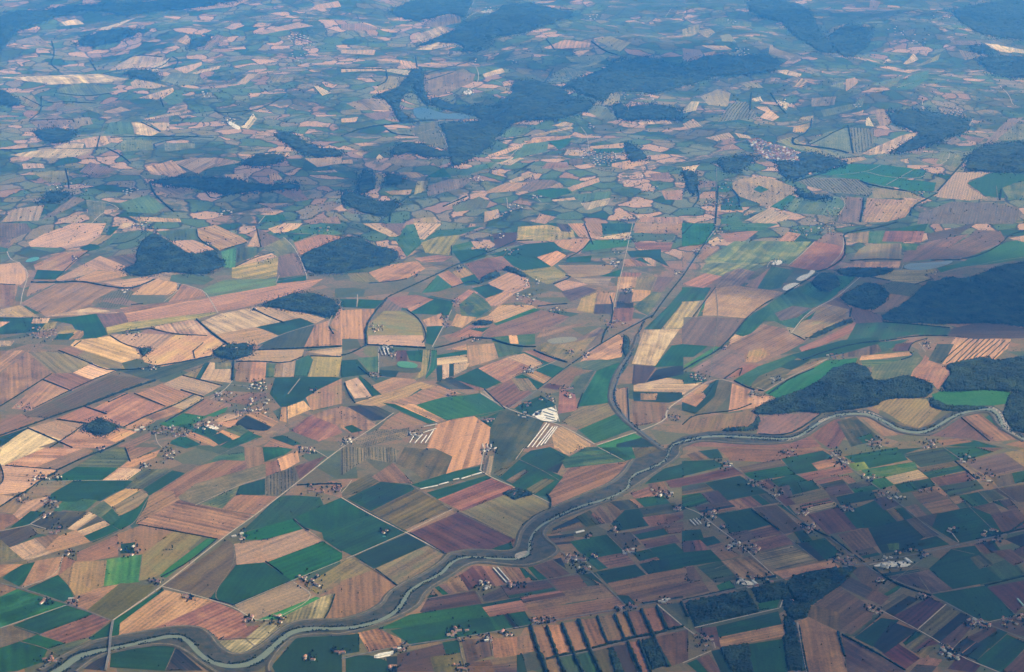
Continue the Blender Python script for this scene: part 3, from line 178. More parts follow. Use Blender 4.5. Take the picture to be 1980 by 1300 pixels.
# woods: tile, outline, label
WOODS = [
('T4','700 265 800 235 790 160 830 90 890 55 980 105 1105 185 1240 155 1260 200 1300 210 1295 245 1210 275 1220 290 1080 290 980 275 850 305 750 290','dark wood wrapped round a notched pink field on the left slope'),
('T4','1740 190 1850 140 1980 80 2110 80 2160 130 2300 160 2310 190 2250 240 2180 240 2020 270 1980 290 1790 290','dark wood with pale grassy gaps right of the track on the middle slope'),
('T4','1520 470 1750 390 1980 460 1930 545 1800 520 1560 485','dark scrubby grove under the tapering striped pink field'),
('T4','1240 740 1340 700 1470 700 1460 760 1350 790 1250 770','wooded park round the estate farm at the end of the tree avenue'),
('T4','470 1190 570 1130 690 1180 590 1235','small square dark plantation set among tan fields on the left plain'),
('T4','820 745 800 725 880 725 860 745 830 770','tiny thicket between two big orange stubble fields'),
('T5','805 345 800 320 900 272 915 290 900 310','narrow dark copse beside the reddish ploughed field'),
('T5','930 265 970 245 1080 300 1060 312 1000 285','small copse above the pink field on the middle plain'),
('T5','1640 645 1665 660 1670 720 1650 770 1630 740','slim dark thicket beside the tree lined canal'),
('T5','760 580 820 560 880 568 860 585 790 590','small oval copse at the tip of the bright stubble field'),
('T6','880 270 960 262 1230 255 1200 290 1060 310 930 300','long dark plantation below the slender reservoir'),
('T6','915 430 1000 370 1080 345 1170 365 1195 440 1100 505 990 480 940 455','larger round wood like a dark hexagon beside the dotted orchard'),
('T6','740 340 800 290 880 290 920 350 850 395 790 385','smaller round wood beside the white quarry'),
('T6','715 670 850 600 980 550 980 570 810 640','thin wooded strip running diagonally over the pale slope'),
('T6','1480 340 1530 310 1650 320 1830 250 1980 220 2100 220 2100 620 1980 600 1850 580 1700 575 1400 580 1160 560 1160 530 1300 460 1390 370 1440 330','biggest dark hill forest at the right edge above the purple fields'),
('T6','1520 830 1600 800 1770 770 1820 800 1980 770 2100 770 2100 985 1980 980 1750 960 1640 970 1490 970 1560 860','dark hill forest directly above the bright green meadow at the right edge'),
('T6','400 1090 480 1040 760 940 870 840 1000 810 1080 840 1100 910 1180 910 1300 880 1440 930 1450 970 1400 1010 1250 1010 1160 1020 1130 1050 980 1075 870 1090 800 1100 700 1090 560 1105 440 1105','long dark riverside forest on the north bank upstream'),
('T6','1430 1010 1460 1020 1540 1060 1740 1060 1760 1070 1620 1090 1500 1080 1440 1060','wooded fringe between the bright green meadow and the river'),
('T6','1870 1060 1900 980 1980 980 2100 990 2100 1240 1980 1210 1900 1200 1860 1110','dark wood inside the sharp river bend at the right edge'),
('T6','400 1180 440 1110 450 1140 430 1195 260 1205 225 1200 290 1188','hooked dark thicket at the end of the tan riverside field'),
('T8','940 265 1020 235 1110 270 1000 300','square dark orchard enclosing a lone farmhouse by the straight road'),
('TP','1440 475 1580 450 1730 760 1560 810','dark block of trees between two windbreaks in the nearest strip fields'),
('TP','1050 565 1110 555 1170 680 1240 840 1140 840 1090 700','ragged belt of trees between two of the nearest strip fields'),
('T9','600 790 640 752 890 702 1010 690 920 790 750 910 700 900 640 880','dark wood beside the crossroads village, wedge shaped'),
('T9','400 820 570 780 600 870 440 900','dark plantation along the highway beside the wedge wood'),
('T9','10 900 370 832 445 950 75 1038','biggest dark blue orchard block under the highway'),
('T9','215 1160 380 1140 405 1310 290 1310','dark orchard left of the green strip at the lower edge'),
('T9','580 1095 660 1080 712 1290 610 1290','dark orchard right of the green strip at the lower edge'),
('T9','585 972 640 1000 662 1075 597 1088','little dark grove beside the lane of trees'),
('T9','585 780 640 900 740 905 720 980 640 1000 600 960 565 830','dark tree belt round the red roofed houses under the wedge wood'),
('T1','0 180 0 80 230 60 430 30 800 20 1060 0 1300 -30 1400 10 1090 50 900 60 700 90 640 70 480 60 360 90 200 140 70 200 40 250 0 300','hazy blue forest filling the top left corner'),
('T1','430 260 520 200 680 170 840 170 800 200 700 230 560 270','hazy blue wood on the ridge near the top left corner'),
('T1','-60 500 60 550 115 600 60 620 -60 590','dark blue wood cut by the left edge'),
('T1','720 430 770 400 930 430 920 465 840 465','small dark wood under the hazy pink upper fields'),
('T1','200 760 320 745 450 770 400 820 300 830 210 790','lens shaped dark wood near the left edge'),
('T1','1080 290 1130 230 1210 205 1240 215 1140 285','narrow hazy wood on the upper left slope'),
('T1','870 1060 1050 1030 1300 1050 1560 1085 1730 1060 1740 1090 1480 1110 1300 1130 1150 1090 1000 1080','long snaking wood along the left valley'),
('T1','220 1180 290 1120 410 1120 340 1170','dark wood above the curved field track at the left'),
('T1','1400 950 1480 905 1650 900 1640 940 1480 970','wood with a rounded end on the left middle hills'),
('T1','1590 780 1700 770 1780 850 1980 880 1980 910 1760 900 1640 820','wooded gully joining the left middle hills'),
('T1','1140 1050 1140 1030 1200 1040 1420 1050 1400 1080 1200 1075','dark copse at the head of the left valley wood'),
('T2','260 60 470 0 760 -20 740 40 720 110 690 90 620 70 480 130 330 100','hazy forest at the top edge left of the pale clearing'),
('T2','440 270 630 190 690 150 880 90 960 30 1100 20 1240 60 1340 60 1330 100 1200 130 1070 190 900 215 800 240 870 240 870 270 800 300 700 300 720 270 660 250 540 235','broad hazy blue forest on the upper ridge'),
('T2','1360 540 1310 500 1280 520 1330 470 1480 430 1600 350 1780 330 1980 400 2100 420 2150 450 1980 500 1800 540 1580 520 1520 590 1470 570','broad blue forest on the hill left of the purple olive slopes'),
('T2','520 600 540 565 640 618 780 620 900 620 1000 540 990 480 1080 470 1200 490 1280 520 1330 560 1470 600 1400 650 1250 690 1000 700 900 790 860 850 780 900 700 950 640 970 620 850 600 760 570 725 700 712 830 705 790 675 700 645 640 645 560 620','deep blue forest below the lake'),
('T2','190 560 330 520 410 410 470 400 470 530 520 600 500 618 470 580 430 540 430 470 340 580 330 640 400 695 430 712 330 705 300 620 250 570','dark wooded bank hemming the lake'),
('T2','280 890 330 840 480 840 580 890 620 870 630 910 480 910 400 880 330 900','dark wooded ridge left of the lake forest'),
('T2','270 1010 350 1030 340 1070 260 1070','small dark copse among pink fields in the left middle'),
('T2','130 990 180 1000 190 1090 120 1130 90 1070','dark gully wood left of the middle'),
('T2','1650 830 1700 850 1780 920 1680 940 1640 860','dark wood beside the white walled village'),
('T2','1560 620 1620 600 1640 640 1750 600 1980 640 1980 700 1740 690 1640 700','purple blue scrub wood above the village road'),
('T2','10 1180 0 1110 90 1120 200 1180 330 1170 330 1200 260 1260 180 1250','dark wooded dip at the left of the centre'),
('T3','360 0 500 -30 740 60 760 120 830 240 900 310 790 300 720 240 640 200 600 160 560 120 400 90','hazy blue forest ravine at the top right'),
('T3','0 370 200 320 330 330 490 320 560 370 540 410 420 430 200 440 0 450','dark blue wood under the hilltop hamlet'),
('T3','900 300 830 220 960 140 1100 170 1090 240 1000 330 940 330','hazy wooded valley side right of the forest ravine'),
('T3','1550 60 1700 30 1980 0 2080 40 2080 240 1760 210 1620 130','hazy blue forest in the top right corner'),
('T3','1660 270 1760 260 1800 310 1700 310','small blue wood beside the pale upper right field'),
('T3','650 905 760 890 950 940 940 960 800 1000 740 980 700 930','deep blue wood at the foot of the hill town'),
('T3','1190 650 1400 640 1500 680 1640 690 1660 740 1600 780 1520 790 1500 820 1300 880 1200 890 1390 780 1300 740 1230 720','dark wood below the ridge hamlet at the right'),
('T3','1640 920 1740 850 1980 830 2080 830 2080 1010 1980 1000 1640 990','blue green forest slope at the right edge'),
('T3','200 940 370 900 430 920 330 990 250 1000','dark olive groves left of the hill town'),
('T3','0 990 60 1000 90 1060 60 1130 30 1100','narrow dark tree belt left of the straight lane'),
('T3','540 930 690 940 800 970 640 1050 560 1000 550 960','terraced olive wood just under the hill town'),
('T3','660 1090 700 1130 860 1150 760 1160 680 1140','dark tree line below the dotted orchard'),
('T3','1700 340 1900 330 2080 350 2080 460 1800 440','dark forest patch at the upper right edge'),
]
# dotted orchards: tile, outline, row spacing m, label
GROVES = [
('T4','550 440 690 385 780 400 740 470 600 500',16,'olive grove scattered below the small hamlet at the left'),
('T6','1180 350 1230 337 1370 352 1390 362 1320 420 1200 400',15,'gridded orchard beside the hexagonal dark wood'),
('T3','660 1050 760 1030 1020 1040 1100 1110 1080 1140 860 1115 720 1080',24,'gridded olive orchard below the hill town'),
('T3','200 710 280 600 370 590 430 680 280 700',26,'olive orchard on the fan shaped hill plot'),
('T3','980 870 970 740 1110 750 1110 830 1020 890',26,'olive orchard under the heart shaped pink field'),
('T7','1540 170 1705 110 1725 190 1640 280 1540 275',17,'orchard of dark trees in rows beside the white road'),
('T8','0 0 290 0 330 20 310 90 150 60 0 160',18,'orchard in fine rows above the olive brown bank'),
('T5','80 1260 200 1200 390 1190 400 1230 320 1250 120 1300',18,'orchard of small trees left of the white greenhouse rows'),
]
# roads: tile, colour code (w pale gravel, g grey asphalt, t earth track), width m, polyline, label
ROADS = [
('T7','w',9,'655 1000 940 805 1280 530 1480 390 1700 220 1900 60 2010 -20 2140 -100 2280 -200'),
('T7','w',8,'940 805 1150 860 1260 895 1360 925 1480 1005 1560 995'),('T7','g',8,'0 785 150 822 380 900 640 1000'),('T7','w',6,'0 1047 385 913'),
('T7','w',6,'130 812 335 738 365 625'),('T7','w',6,'0 485 170 450 190 435 260 395 310 370'),('T7','w',6,'180 445 280 475'),('T7','t',5,'1045 302 1200 345 1475 392'),
('T7','t',5,'1700 415 1750 468 1870 540 1977 608'),('T7','w',5,'1350 918 1690 772 1977 655'),('T7','t',5,'1360 920 1215 872 1360 680 1355 560'),
('T7','t',6,'0 672 180 650 530 550 700 475 790 435 860 280 930 245 1190 75 1370 0 1500 -60'),('T7','w',5,'270 195 590 190 770 190'),('T7','t',5,'805 775 825 618'),
('T7','w',5,'1130 335 1390 215 1540 172'),('T7','w',5,'1700 780 1840 865 1600 990'),('T7','t',4,'240 1085 70 1030'),('T7','t',5,'120 1125 275 1165 350 1215'),
('T7','t',5,'1270 1110 1420 1105 1530 1110'),('T7','t',5,'1430 1195 1530 1120 1620 1035'),('T7','t',5,'1500 1170 1420 1105'),('T7','w',5,'1725 215 1977 205'),('T7','t',4,'960 1290 1020 1155'),
('T7','w',6,'1800 0 1900 60'),('T7','t',5,'860 265 810 235 720 238 590 305 520 370 330 372'),('T7','t',4,'590 402 650 350'),
('T5','w',10,'810 985 960 1075 1130 1130 1270 1165 1470 1280'),('T5','w',12,'1480 1287 1890 1150 1880 1082 1980 1012'),('T5','g',9,'1980 295 1800 532 1500 690 1330 812 1110 990 960 1075'),
('T5','w',6,'1690 0 1645 200 1605 370 1570 540'),('T6','g',8,'0 290 40 232 80 176'),('T5','w',7,'528 715 600 580 640 500'),('T5','w',6,'215 715 217 868'),('T5','t',7,'0 1050 200 1000 440 925 515 855 520 730'),
('T5','t',7,'550 920 910 790 1000 750'),('T5','t',7,'60 1245 380 1185 620 1140 860 1100 960 1075'),('T5','w',7,'1240 1055 1265 1150'),('T5','t',6,'140 700 145 590 200 520 260 430'),
('T5','t',6,'470 600 490 690'),('T5','t',6,'600 690 860 500 1000 410 1180 340'),('T5','t',6,'270 430 430 410 540 430 645 450'),('T5','w',6,'0 1290 20 1255'),('T5','t',5,'1400 990 1480 855'),
('T5','w',6,'1080 865 1250 795'),('T5','t',6,'640 170 640 120 700 70 840 10'),('T5','t',6,'900 270 960 150 1090 70 1340 45'),
('T5','w',6,'95 410 90 485'),('T5','t',6,'-10 1190 80 1240'),
('T6','w',9,'0 1010 110 935 205 897 295 922'),('T6','w',8,'610 245 690 180 765 105'),('T6','w',8,'630 635 720 520 830 460 890 430 1030 310'),('T6','w',6,'130 222 260 228 370 240'),
('T6','w',6,'490 255 500 225 540 212'),('T6','w',6,'480 972 600 900 840 785'),('T6','w',6,'80 175 185 40'),('T6','t',6,'360 370 380 300 490 250'),('T6','w',6,'430 950 480 970'),
('T6','t',6,'980 215 1270 212'),('T6','w',7,'860 240 935 160 930 60'),('T6','t',6,'380 545 470 465 590 400'),('T6','t',6,'150 940 210 530 190 380'),('T6','w',5,'1270 265 1280 235'),
('T6','w',6,'1370 690 1410 745'),('T6','t',5,'640 1215 680 1110'),('T6','g',7,'1440 1245 1600 1240 1750 1265 1980 1330'),('T6','t',5,'830 480 940 560'),('T6','w',5,'1500 285 1830 215 1980 195'),
('T4','w',7,'1645 80 1720 150 1780 300 1780 320'),('T4','w',9,'1030 345 1180 385 1220 440 1265 520'),('T4','t',8,'0 545 230 545 560 525 730 500 1200 420 1550 345 1880 280'),('T4','w',6,'1030 345 1040 385 950 455'),
('T4','w',7,'1220 1020 1310 960 1350 910'),('T4','w',6,'1340 935 1450 945'),('T4','t',7,'630 640 1130 555 1460 480 1800 375 1910 320'),('T4','w',8,'40 160 60 210 120 230 170 290 130 400 120 470'),
('T4','t',6,'0 870 160 740 260 660'),('T4','w',6,'1500 700 1640 640 1820 585'),('T4','t',8,'1520 1300 1660 1165 1980 1050'),('T4','t',7,'1665 1060 1670 1170'),('T4','w',5,'1670 990 1740 900'),
('T4','w',6,'900 1210 910 1270 940 1300'),('T4','t',6,'1080 1210 1200 1150'),('T4','w',5,'1600 350 1620 300'),('T4','w',6,'1980 450 1910 560 1905 600'),('T4','t',5,'820 725 1020 640 1270 520'),
('T8','w',10,'0 290 160 385 380 495 615 622'),('T8','w',6,'30 645 380 492'),('T8','w',7,'380 492 640 360'),('T8','t',7,'640 360 1000 530'),('T8','w',9,'800 130 870 175 990 225'),('T8','w',6,'830 0 805 130'),
('T8','t',6,'60 635 190 705 325 800'),('T8','w',6,'990 230 1110 272 1205 320'),('T8','t',6,'400 215 640 360'),('T8','w',6,'0 265 40 220 60 190'),('T8','w',5,'1010 70 1060 0'),('T8','t',5,'1030 70 1180 140 1290 210'),
('T8','w',5,'1490 0 1640 78'),('T8','t',5,'1640 90 1690 70'),
('T8','g',10,'0 1225 340 1150 680 1105 960 1055 1330 985 1640 930 1977 870'),('T8','t',6,'680 1105 700 1220 730 1300'),('T8','g',8,'1265 600 1420 690 1660 930'),('T8','t',5,'860 1110 880 1210'),
('T8','t',6,'920 800 1190 768 1440 715'),('T8','w',5,'880 700 970 790 1000 800'),('T8','t',5,'780 830 820 890'),('T8','w',8,'1830 910 1977 1035'),('T8','t',5,'1540 505 1640 605 1760 730'),
('TP','g',8,'320 695 660 640 870 590 1280 480 1580 430 1980 335'),('T8','t',5,'1030 260 1020 280'),('T8','t',5,'1670 490 1720 530'),
('T9','g',11,'-10 892 300 822 570 765 1050 672 1400 612 1700 540 1977 482'),('T9','g',9,'280 100 400 190 550 300 700 440 850 520 1050 672 1150 745 1440 852 1680 985 1770 1025 1977 1112'),
('T9','g',8,'830 10 1000 140 1250 320 1480 510 1600 555'),('T9','w',7,'0 345 100 380 180 450 330 560 450 670 550 760'),('T9','w',7,'1150 945 1360 1055 1490 1130 1600 1210 1850 1310'),('T9','w',7,'1365 1052 1525 910'),
('T9','w',8,'70 1045 560 932'),('T9','w',7,'563 930 582 882'),('T9','w',8,'665 1015 690 1150 720 1310'),('T9','w',8,'0 1250 165 1180'),('T9','w',7,'0 1035 80 1092'),('T9','t',6,'1450 845 1600 820 1750 800'),
('T9','t',6,'1560 1170 1700 1030'),('T9','t',7,'1510 0 1640 90 1830 240 1977 350'),('T9','t',6,'1190 750 1430 700'),('T9','t',6,'1370 750 1440 850'),('T9','t',5,'1160 820 1400 640'),('T9','w',6,'1740 1020 1980 965'),
('T9','t',5,'400 350 580 500 780 655'),('T9','t',5,'185 705 460 600'),('T9','w',6,'1555 490 1600 550'),('T9','w',6,'180 1130 190 1165'),('T9','w',10,'1080 680 1200 662 1300 660'),
('T9','t',5,'1150 920 1270 810'),('T9','t',5,'1660 345 1800 480'),('T9','t',5,'1690 620 1560 590'),
('T3','w',10,'870 1020 1070 1000 1150 960'),('T3','w',10,'1070 1000 1180 1030 1390 1040 1420 990'),('T3','w',8,'1180 1075 1350 980'),('T3','w',10,'0 945 200 910 390 890'),('T3','t',9,'195 980 200 1080 190 1300'),
('T3','w',9,'1550 890 1540 930 1490 960'),('T3','t',7,'1820 1080 1830 1200 1820 1260'),('T3','w',10,'1390 590 1395 640'),('T3','w',8,'1660 740 1685 690'),('T3','w',10,'1840 500 1900 560 1910 610 1980 630'),
('T3','w',8,'920 1140 950 1190 900 1250'),('T3','w',8,'1240 510 1340 480'),('T3','w',8,'640 730 760 700'),('T3','w',8,'270 870 290 830 390 815'),('T3','w',8,'895 920 910 900 940 900'),
('T2','w',12,'720 540 790 490 800 430 770 370'),('T2','w',10,'1300 665 1340 680 1395 700'),('T2','w',9,'1435 890 1430 790 1390 740'),('T2','w',8,'960 930 1040 850'),('T2','w',10,'830 450 930 475 955 520'),
('T2','w',10,'720 110 800 60 880 70'),('T2','w',10,'740 60 770 10'),('T2','w',8,'440 780 560 740 590 790 620 860'),('T2','t',10,'520 1150 560 1130 780 1040 900 980'),('T2','w',8,'1660 620 1690 690'),
('T2','w',10,'1700 950 1830 960 1980 970'),('T2','w',9,'1110 1130 1160 1175'),('T2','w',9,'960 1150 965 1210'),('T2','w',8,'1780 60 1900 70 1915 50'),('T2','w',8,'1880 100 1915 50'),
('T1','w',10,'530 1300 590 1240 660 1210 700 1220 640 1180 500 1165'),('T1','w',9,'1500 1300 1540 1250'),('T1','t',9,'560 870 595 750 610 710 650 690'),('T1','w',9,'680 990 740 1015 800 1010 850 1040'),
]
# dark hedges and tree lines: tile, width m, polyline
HEDGES = [
('TP',17,'155 300 245 590 300 700 345 840'),('TP',15,'345 318 470 660 550 840'),('TP',16,'520 280 660 630 760 840'),('TP',16,'710 242 850 590 970 840'),('TP',13,'930 198 990 370 1060 520'),
('TP',15,'1130 178 1260 480'),('TP',15,'1280 490 1440 840'),('TP',16,'1260 150 1385 440'),('TP',15,'1410 480 1550 840'),('TP',16,'1440 120 1590 440 1750 780'),('TP',16,'1620 85 1740 345'),
('TP',12,'335 690 470 662'),('TP',12,'485 650 655 625'),('TP',12,'670 612 835 580'),('TP',12,'870 565 1045 520'),('TP',13,'1060 510 1250 470'),('TP',14,'1270 460 1380 435'),('TP',14,'1395 432 1580 400'),('TP',15,'1600 395 1730 360'),('TP',12,'1750 350 1930 310'),
('TP',14,'1900 30 1980 200'),
('T9',9,'925 1085 1110 1180 1290 1290'),('T9',12,'900 1070 940 1210'),('T9',14,'640 748 760 722 890 700'),('T9',10,'1105 700 1200 770 1300 815 1440 858'),('T9',9,'860 515 950 590 1050 665'),('T9',9,'1700 530 1977 470'),('T9',7,'0 885 300 815'),
('T9',9,'1980 430 1880 500'),('T9',8,'675 1030 700 1180 725 1300'),('T9',12,'370 745 440 765 540 745'),('T9',9,'400 360 560 480'),('T9',8,'1580 80 1700 180'),('T9',8,'1750 800 1977 745'),('T9',8,'690 440 850 520'),
('T8',7,'200 705 325 800'),('T8',5,'20 298 370 490'),('T8',6,'400 495 610 620'),('T8',9,'1190 270 1215 300 1210 350'),('T8',7,'1230 350 1130 385 1050 450'),('T8',9,'1750 905 1977 868'),
('T7',9,'330 132 480 60 640 0 720 -40'),('T7',9,'150 255 230 195 330 140'),('T7',8,'0 345 80 290 150 255'),('T7',6,'0 95 20 150 20 190 0 215'),('T7',5,'30 103 335 128'),('T7',6,'1540 660 1600 700 1640 735'),('T7',6,'1700 415 1760 465 1790 480'),
('T7',9,'1720 218 1890 210 1977 212'),('T7',6,'935 750 1100 660 1250 535'),('T7',6,'1880 990 1910 940 1940 850'),('T7',5,'1350 912 1500 850 1680 775'),('T7',6,'725 0 755 80'),('T7',5,'800 445 1000 482 1260 530'),('T7',5,'1215 872 1360 915'),
('T4',11,'180 340 330 340 480 335 600 360 690 372'),('T4',11,'690 375 780 372 850 345 900 322'),('T4',12,'1140 555 1200 610 1250 650 1330 705'),('T4',7,'340 735 480 790 600 845 680 850'),('T4',9,'680 850 800 845 900 830'),
('T4',10,'900 828 1080 800 1230 768'),('T4',16,'500 1055 640 1000 760 955 900 910'),('T4',9,'0 1230 200 1160 330 1110 500 1055'),('T4',9,'330 1135 500 1160'),('T4',8,'490 1060 620 1105'),('T4',8,'630 1035 740 985'),('T4',6,'250 905 340 940 415 970'),('T4',7,'0 1060 130 980 300 870'),
('T4',6,'190 1075 400 970 540 905'),('T4',6,'540 905 680 850'),('T4',8,'160 1185 300 1245 420 1300'),('T4',8,'720 1180 860 1110 1000 1060 1130 990'),('T4',9,'960 1150 1080 1080 1180 1020'),('T4',8,'1050 965 1180 1005'),('T4',6,'780 985 960 1060'),('T4',6,'1060 880 1290 940'),
('T4',14,'1355 800 1350 910'),('T4',9,'1370 800 1500 798 1660 812 1760 770'),('T4',10,'1480 735 1620 728 1770 722'),('T4',11,'1770 722 1980 712'),('T4',8,'1800 768 1980 772'),('T4',6,'1120 735 1130 780'),('T4',6,'1180 690 1120 740'),('T4',6,'870 608 1000 640 1200 650'),
('T4',8,'1470 495 1560 540 1650 575'),('T4',6,'640 650 720 700 810 725'),('T4',6,'1030 385 1050 350'),('T4',6,'0 350 90 355'),('T4',7,'430 710 470 680'),('T4',8,'1490 30 1515 135'),('T4',6,'520 155 420 225 330 315'),('T4',6,'640 120 760 105 850 45'),('T4',7,'1140 30 1150 90 1250 150'),('T4',8,'1280 155 1430 110'),
('T4',6,'900 605 730 625'),('T4',8,'1910 600 1935 640'),('T4',6,'1365 250 1480 195 1590 165'),('T4',8,'760 470 830 465'),('T4',8,'1300 700 1240 740'),('T4',6,'500 1155 400 1230 290 1300'),('T4',7,'160 1190 0 1260'),
('T5',13,'145 705 140 600 190 520 265 430'),('T5',9,'270 425 400 365 540 300 640 250'),('T5',9,'640 250 760 200 900 150 1010 100'),('T5',12,'150 703 300 710 490 722'),('T5',11,'540 722 640 700 760 660'),('T5',11,'760 662 880 668'),('T5',13,'880 672 960 700 1050 715 1130 715'),
('T5',11,'1120 735 1200 770 1310 805'),('T5',10,'145 705 60 750 0 765'),('T5',7,'380 500 440 540 480 600 495 660 470 690'),('T5',9,'1140 480 1220 470 1310 465'),('T5',8,'640 370 760 330 800 350'),('T5',8,'1340 810 1520 685 1800 535'),('T5',9,'1800 545 1880 430 1985 300'),('T6',9,'5 300 60 215 110 140 190 20'),('T3',12,'190 1300 200 1180 205 1080'),('T5',7,'640 130 640 180'),('T5',7,'160 345 300 335 380 320'),
('T5',8,'1450 95 1390 160 1310 200'),('T5',7,'1560 420 1580 490 1565 570'),('T5',9,'1510 690 1530 620 1570 575'),('T5',8,'20 925 40 980 80 1040'),('T5',6,'1370 1070 1400 985'),('T5',6,'1660 955 1670 1150'),('T5',8,'100 830 160 880'),('T5',6,'830 960 950 1075'),('T5',6,'1140 960 1330 815'),
('T5',8,'1300 300 1340 310 1230 350'),('T5',8,'1410 0 1460 120'),('T5',9,'1020 100 1110 95'),
('T6',9,'0 850 100 790 200 740 290 650 370 550'),('T6',8,'370 550 450 480 520 440'),('T6',7,'600 395 700 340 780 290'),('T6',11,'780 280 860 255 940 195 945 120'),('T6',10,'945 110 930 60 990 45 1150 20 1250 -10'),('T6',9,'975 215 1120 205 1270 210'),('T6',10,'1600 210 1740 180 1860 110 1885 70 1980 40'),
('T6',8,'1440 212 1600 208'),('T6',9,'300 912 400 962 470 970'),('T6',8,'500 985 620 900 760 840'),('T6',7,'0 1165 60 1112 160 1100'),('T6',7,'160 1098 300 1085 400 1045'),('T6',9,'440 1220 560 1230 660 1205 800 1105'),('T6',9,'1160 570 1320 582 1550 605'),('T6',8,'1540 650 1350 650 1180 680'),
('T6',9,'1170 680 1000 695 830 740 700 790'),('T6',6,'640 640 710 675'),('T6',9,'980 490 970 540'),('T6',7,'0 60 60 0'),('T6',6,'1310 735 1330 690 1420 665'),('T6',7,'1320 745 1340 765 1270 790'),('T6',7,'1090 310 1200 330'),('T6',7,'1350 352 1450 320'),('T6',8,'710 330 590 410'),('T6',6,'60 540 190 370'),
('T6',6,'1610 1120 1780 1260'),('T6',6,'330 880 350 825 240 900'),
('T6',5,'1500 800 1660 665'),('T6',5,'1530 810 1690 668'),('T6',5,'1570 815 1720 668'),('T6',5,'1610 805 1750 670'),('T6',5,'1650 790 1780 672'),('T6',5,'1690 775 1810 673'),('T6',5,'1720 775 1840 675'),('T6',5,'1755 785 1870 678'),('T6',5,'1790 795 1895 690'),
('T3',14,'640 800 640 840 700 845 900 870 960 890'),('T3',12,'960 730 990 890'),('T3',12,'1030 1050 1100 1080 1300 1110'),('T3',12,'1480 1110 1580 1000 1660 900'),('T3',14,'1050 1150 1050 1200 1030 1290'),('T3',14,'1320 1250 1330 1200 1480 1120'),('T3',10,'740 840 800 810 960 730'),('T3',12,'750 690 740 760 640 810'),
('T3',12,'640 1060 730 1030 840 1000'),('T3',12,'80 1080 100 1150 60 1200'),('T3',12,'400 540 390 640'),('T3',12,'510 540 560 620 600 660'),('T3',12,'120 320 140 350'),('T3',12,'1840 1160 1850 1100'),('T3',12,'330 1200 330 1150 290 1100'),
('T2',14,'0 790 130 740 330 720 430 705 560 700'),('T2',14,'440 850 480 910'),('T2',12,'260 750 310 780 420 790'),('T2',12,'280 1290 290 1220 360 1160 420 1120'),('T2',12,'1000 1010 1120 940'),('T2',14,'910 820 1100 790'),('T2',12,'0 400 240 400'),('T2',12,'260 410 270 470 210 500'),
('T2',14,'1450 240 1530 300 1600 320'),('T2',10,'1190 230 1240 290'),('T2',12,'590 1200 730 1140'),('T2',10,'480 430 640 390 790 340'),('T2',10,'490 470 650 420'),('T2',12,'1230 400 1200 450 1180 480'),('T2',12,'430 330 440 390'),
('T1',10,'240 560 240 650 170 700'),('T1',10,'580 790 560 870'),('T1',14,'870 1060 890 1120 950 1180 1010 1230'),('T1',10,'620 860 700 900 760 950'),('T1',12,'300 240 320 310 290 370 340 410'),('T1',10,'1490 640 1580 600 1660 550'),('T1',10,'820 710 930 765'),('T1',10,'640 800 900 790 1240 800'),
('T1',10,'430 710 420 690 170 700'),('T1',10,'0 870 130 870 300 850'),('T1',10,'990 340 950 380 860 410'),('T1',10,'520 350 560 410'),('T1',10,'1450 950 1470 900 1600 880'),('T1',10,'900 860 890 830 1150 790'),('T1',12,'1010 1050 1180 1080'),('T1',10,'1190 1110 1230 1160 1320 1130'),('T1',10,'380 980 400 1060 400 1090'),
('T1',10,'600 430 780 395 960 400'),('T1',10,'700 360 780 320 940 330'),('T1',10,'1000 330 1040 350 1010 400'),('T1',10,'1240 640 1280 660 1490 640'),('T1',10,'930 570 950 620'),('T1',10,'1770 910 1760 880'),('T1',8,'320 540 500 560 660 540'),('T1',8,'260 600 390 590 560 600'),('T1',8,'130 560 250 620'),
]
# river: banks of the water in tile coordinates, joined downstream to upstream
RIV_N = [('T7','-40 1420 300 1300 420 1200 560 1165 700 1145 850 1110 980 1080 1060 1085 1130 1130 1170 1190 1240 1235 1320 1255 1420 1245 1490 1210 1560 1150 1650 1070 1720 1045 1800 1035 1900 1040'),
('T8','0 1038 100 1027 220 995 310 940 350 880 370 840 440 788 540 742 590 707 620 668 680 634 760 628 900 638 1000 643 1065 625 1082 585 1080 550 1100 498 1150 447 1210 415 1300 368 1400 328 1520 297 1600 265 1655 232 1660 190 1690 150 1750 128 1850 88 1880 55 1890 25'),
('T6','-70 1282 0 1255 150 1225 300 1228 450 1238 600 1246 680 1226 760 1165 850 1115 950 1095 1080 1095 1180 1143 1270 1192 1370 1207 1450 1183 1540 1122 1620 1088 1720 1068 1800 1068 1843 1105 1865 1175 1905 1213 2000 1248')]
RIV_S = [('T7','-40 1500 380 1300 460 1230 560 1195 700 1170 860 1132 1000 1102 1070 1122 1120 1190 1200 1250 1300 1285 1430 1280 1520 1245 1590 1180 1660 1110 1720 1075 1850 1060 1900 1062'),
('T8','0 1062 110 1050 240 1016 335 955 385 885 400 845 460 800 560 755 606 722 640 678 690 646 760 640 900 650 1005 656 1085 640 1102 590 1096 550 1114 505 1160 458 1215 428 1305 382 1405 342 1525 311 1612 280 1672 245 1674 196 1700 162 1755 142 1860 100 1893 62 1905 30'),
('T6','-60 1290 5 1268 150 1240 300 1242 450 1252 600 1262 688 1241 768 1181 853 1131 950 1111 1076 1111 1172 1160 1266 1212 1370 1226 1456 1202 1546 1142 1625 1106 1722 1086 1792 1086 1825 1120 1848 1188 1890 1230 2000 1268')]
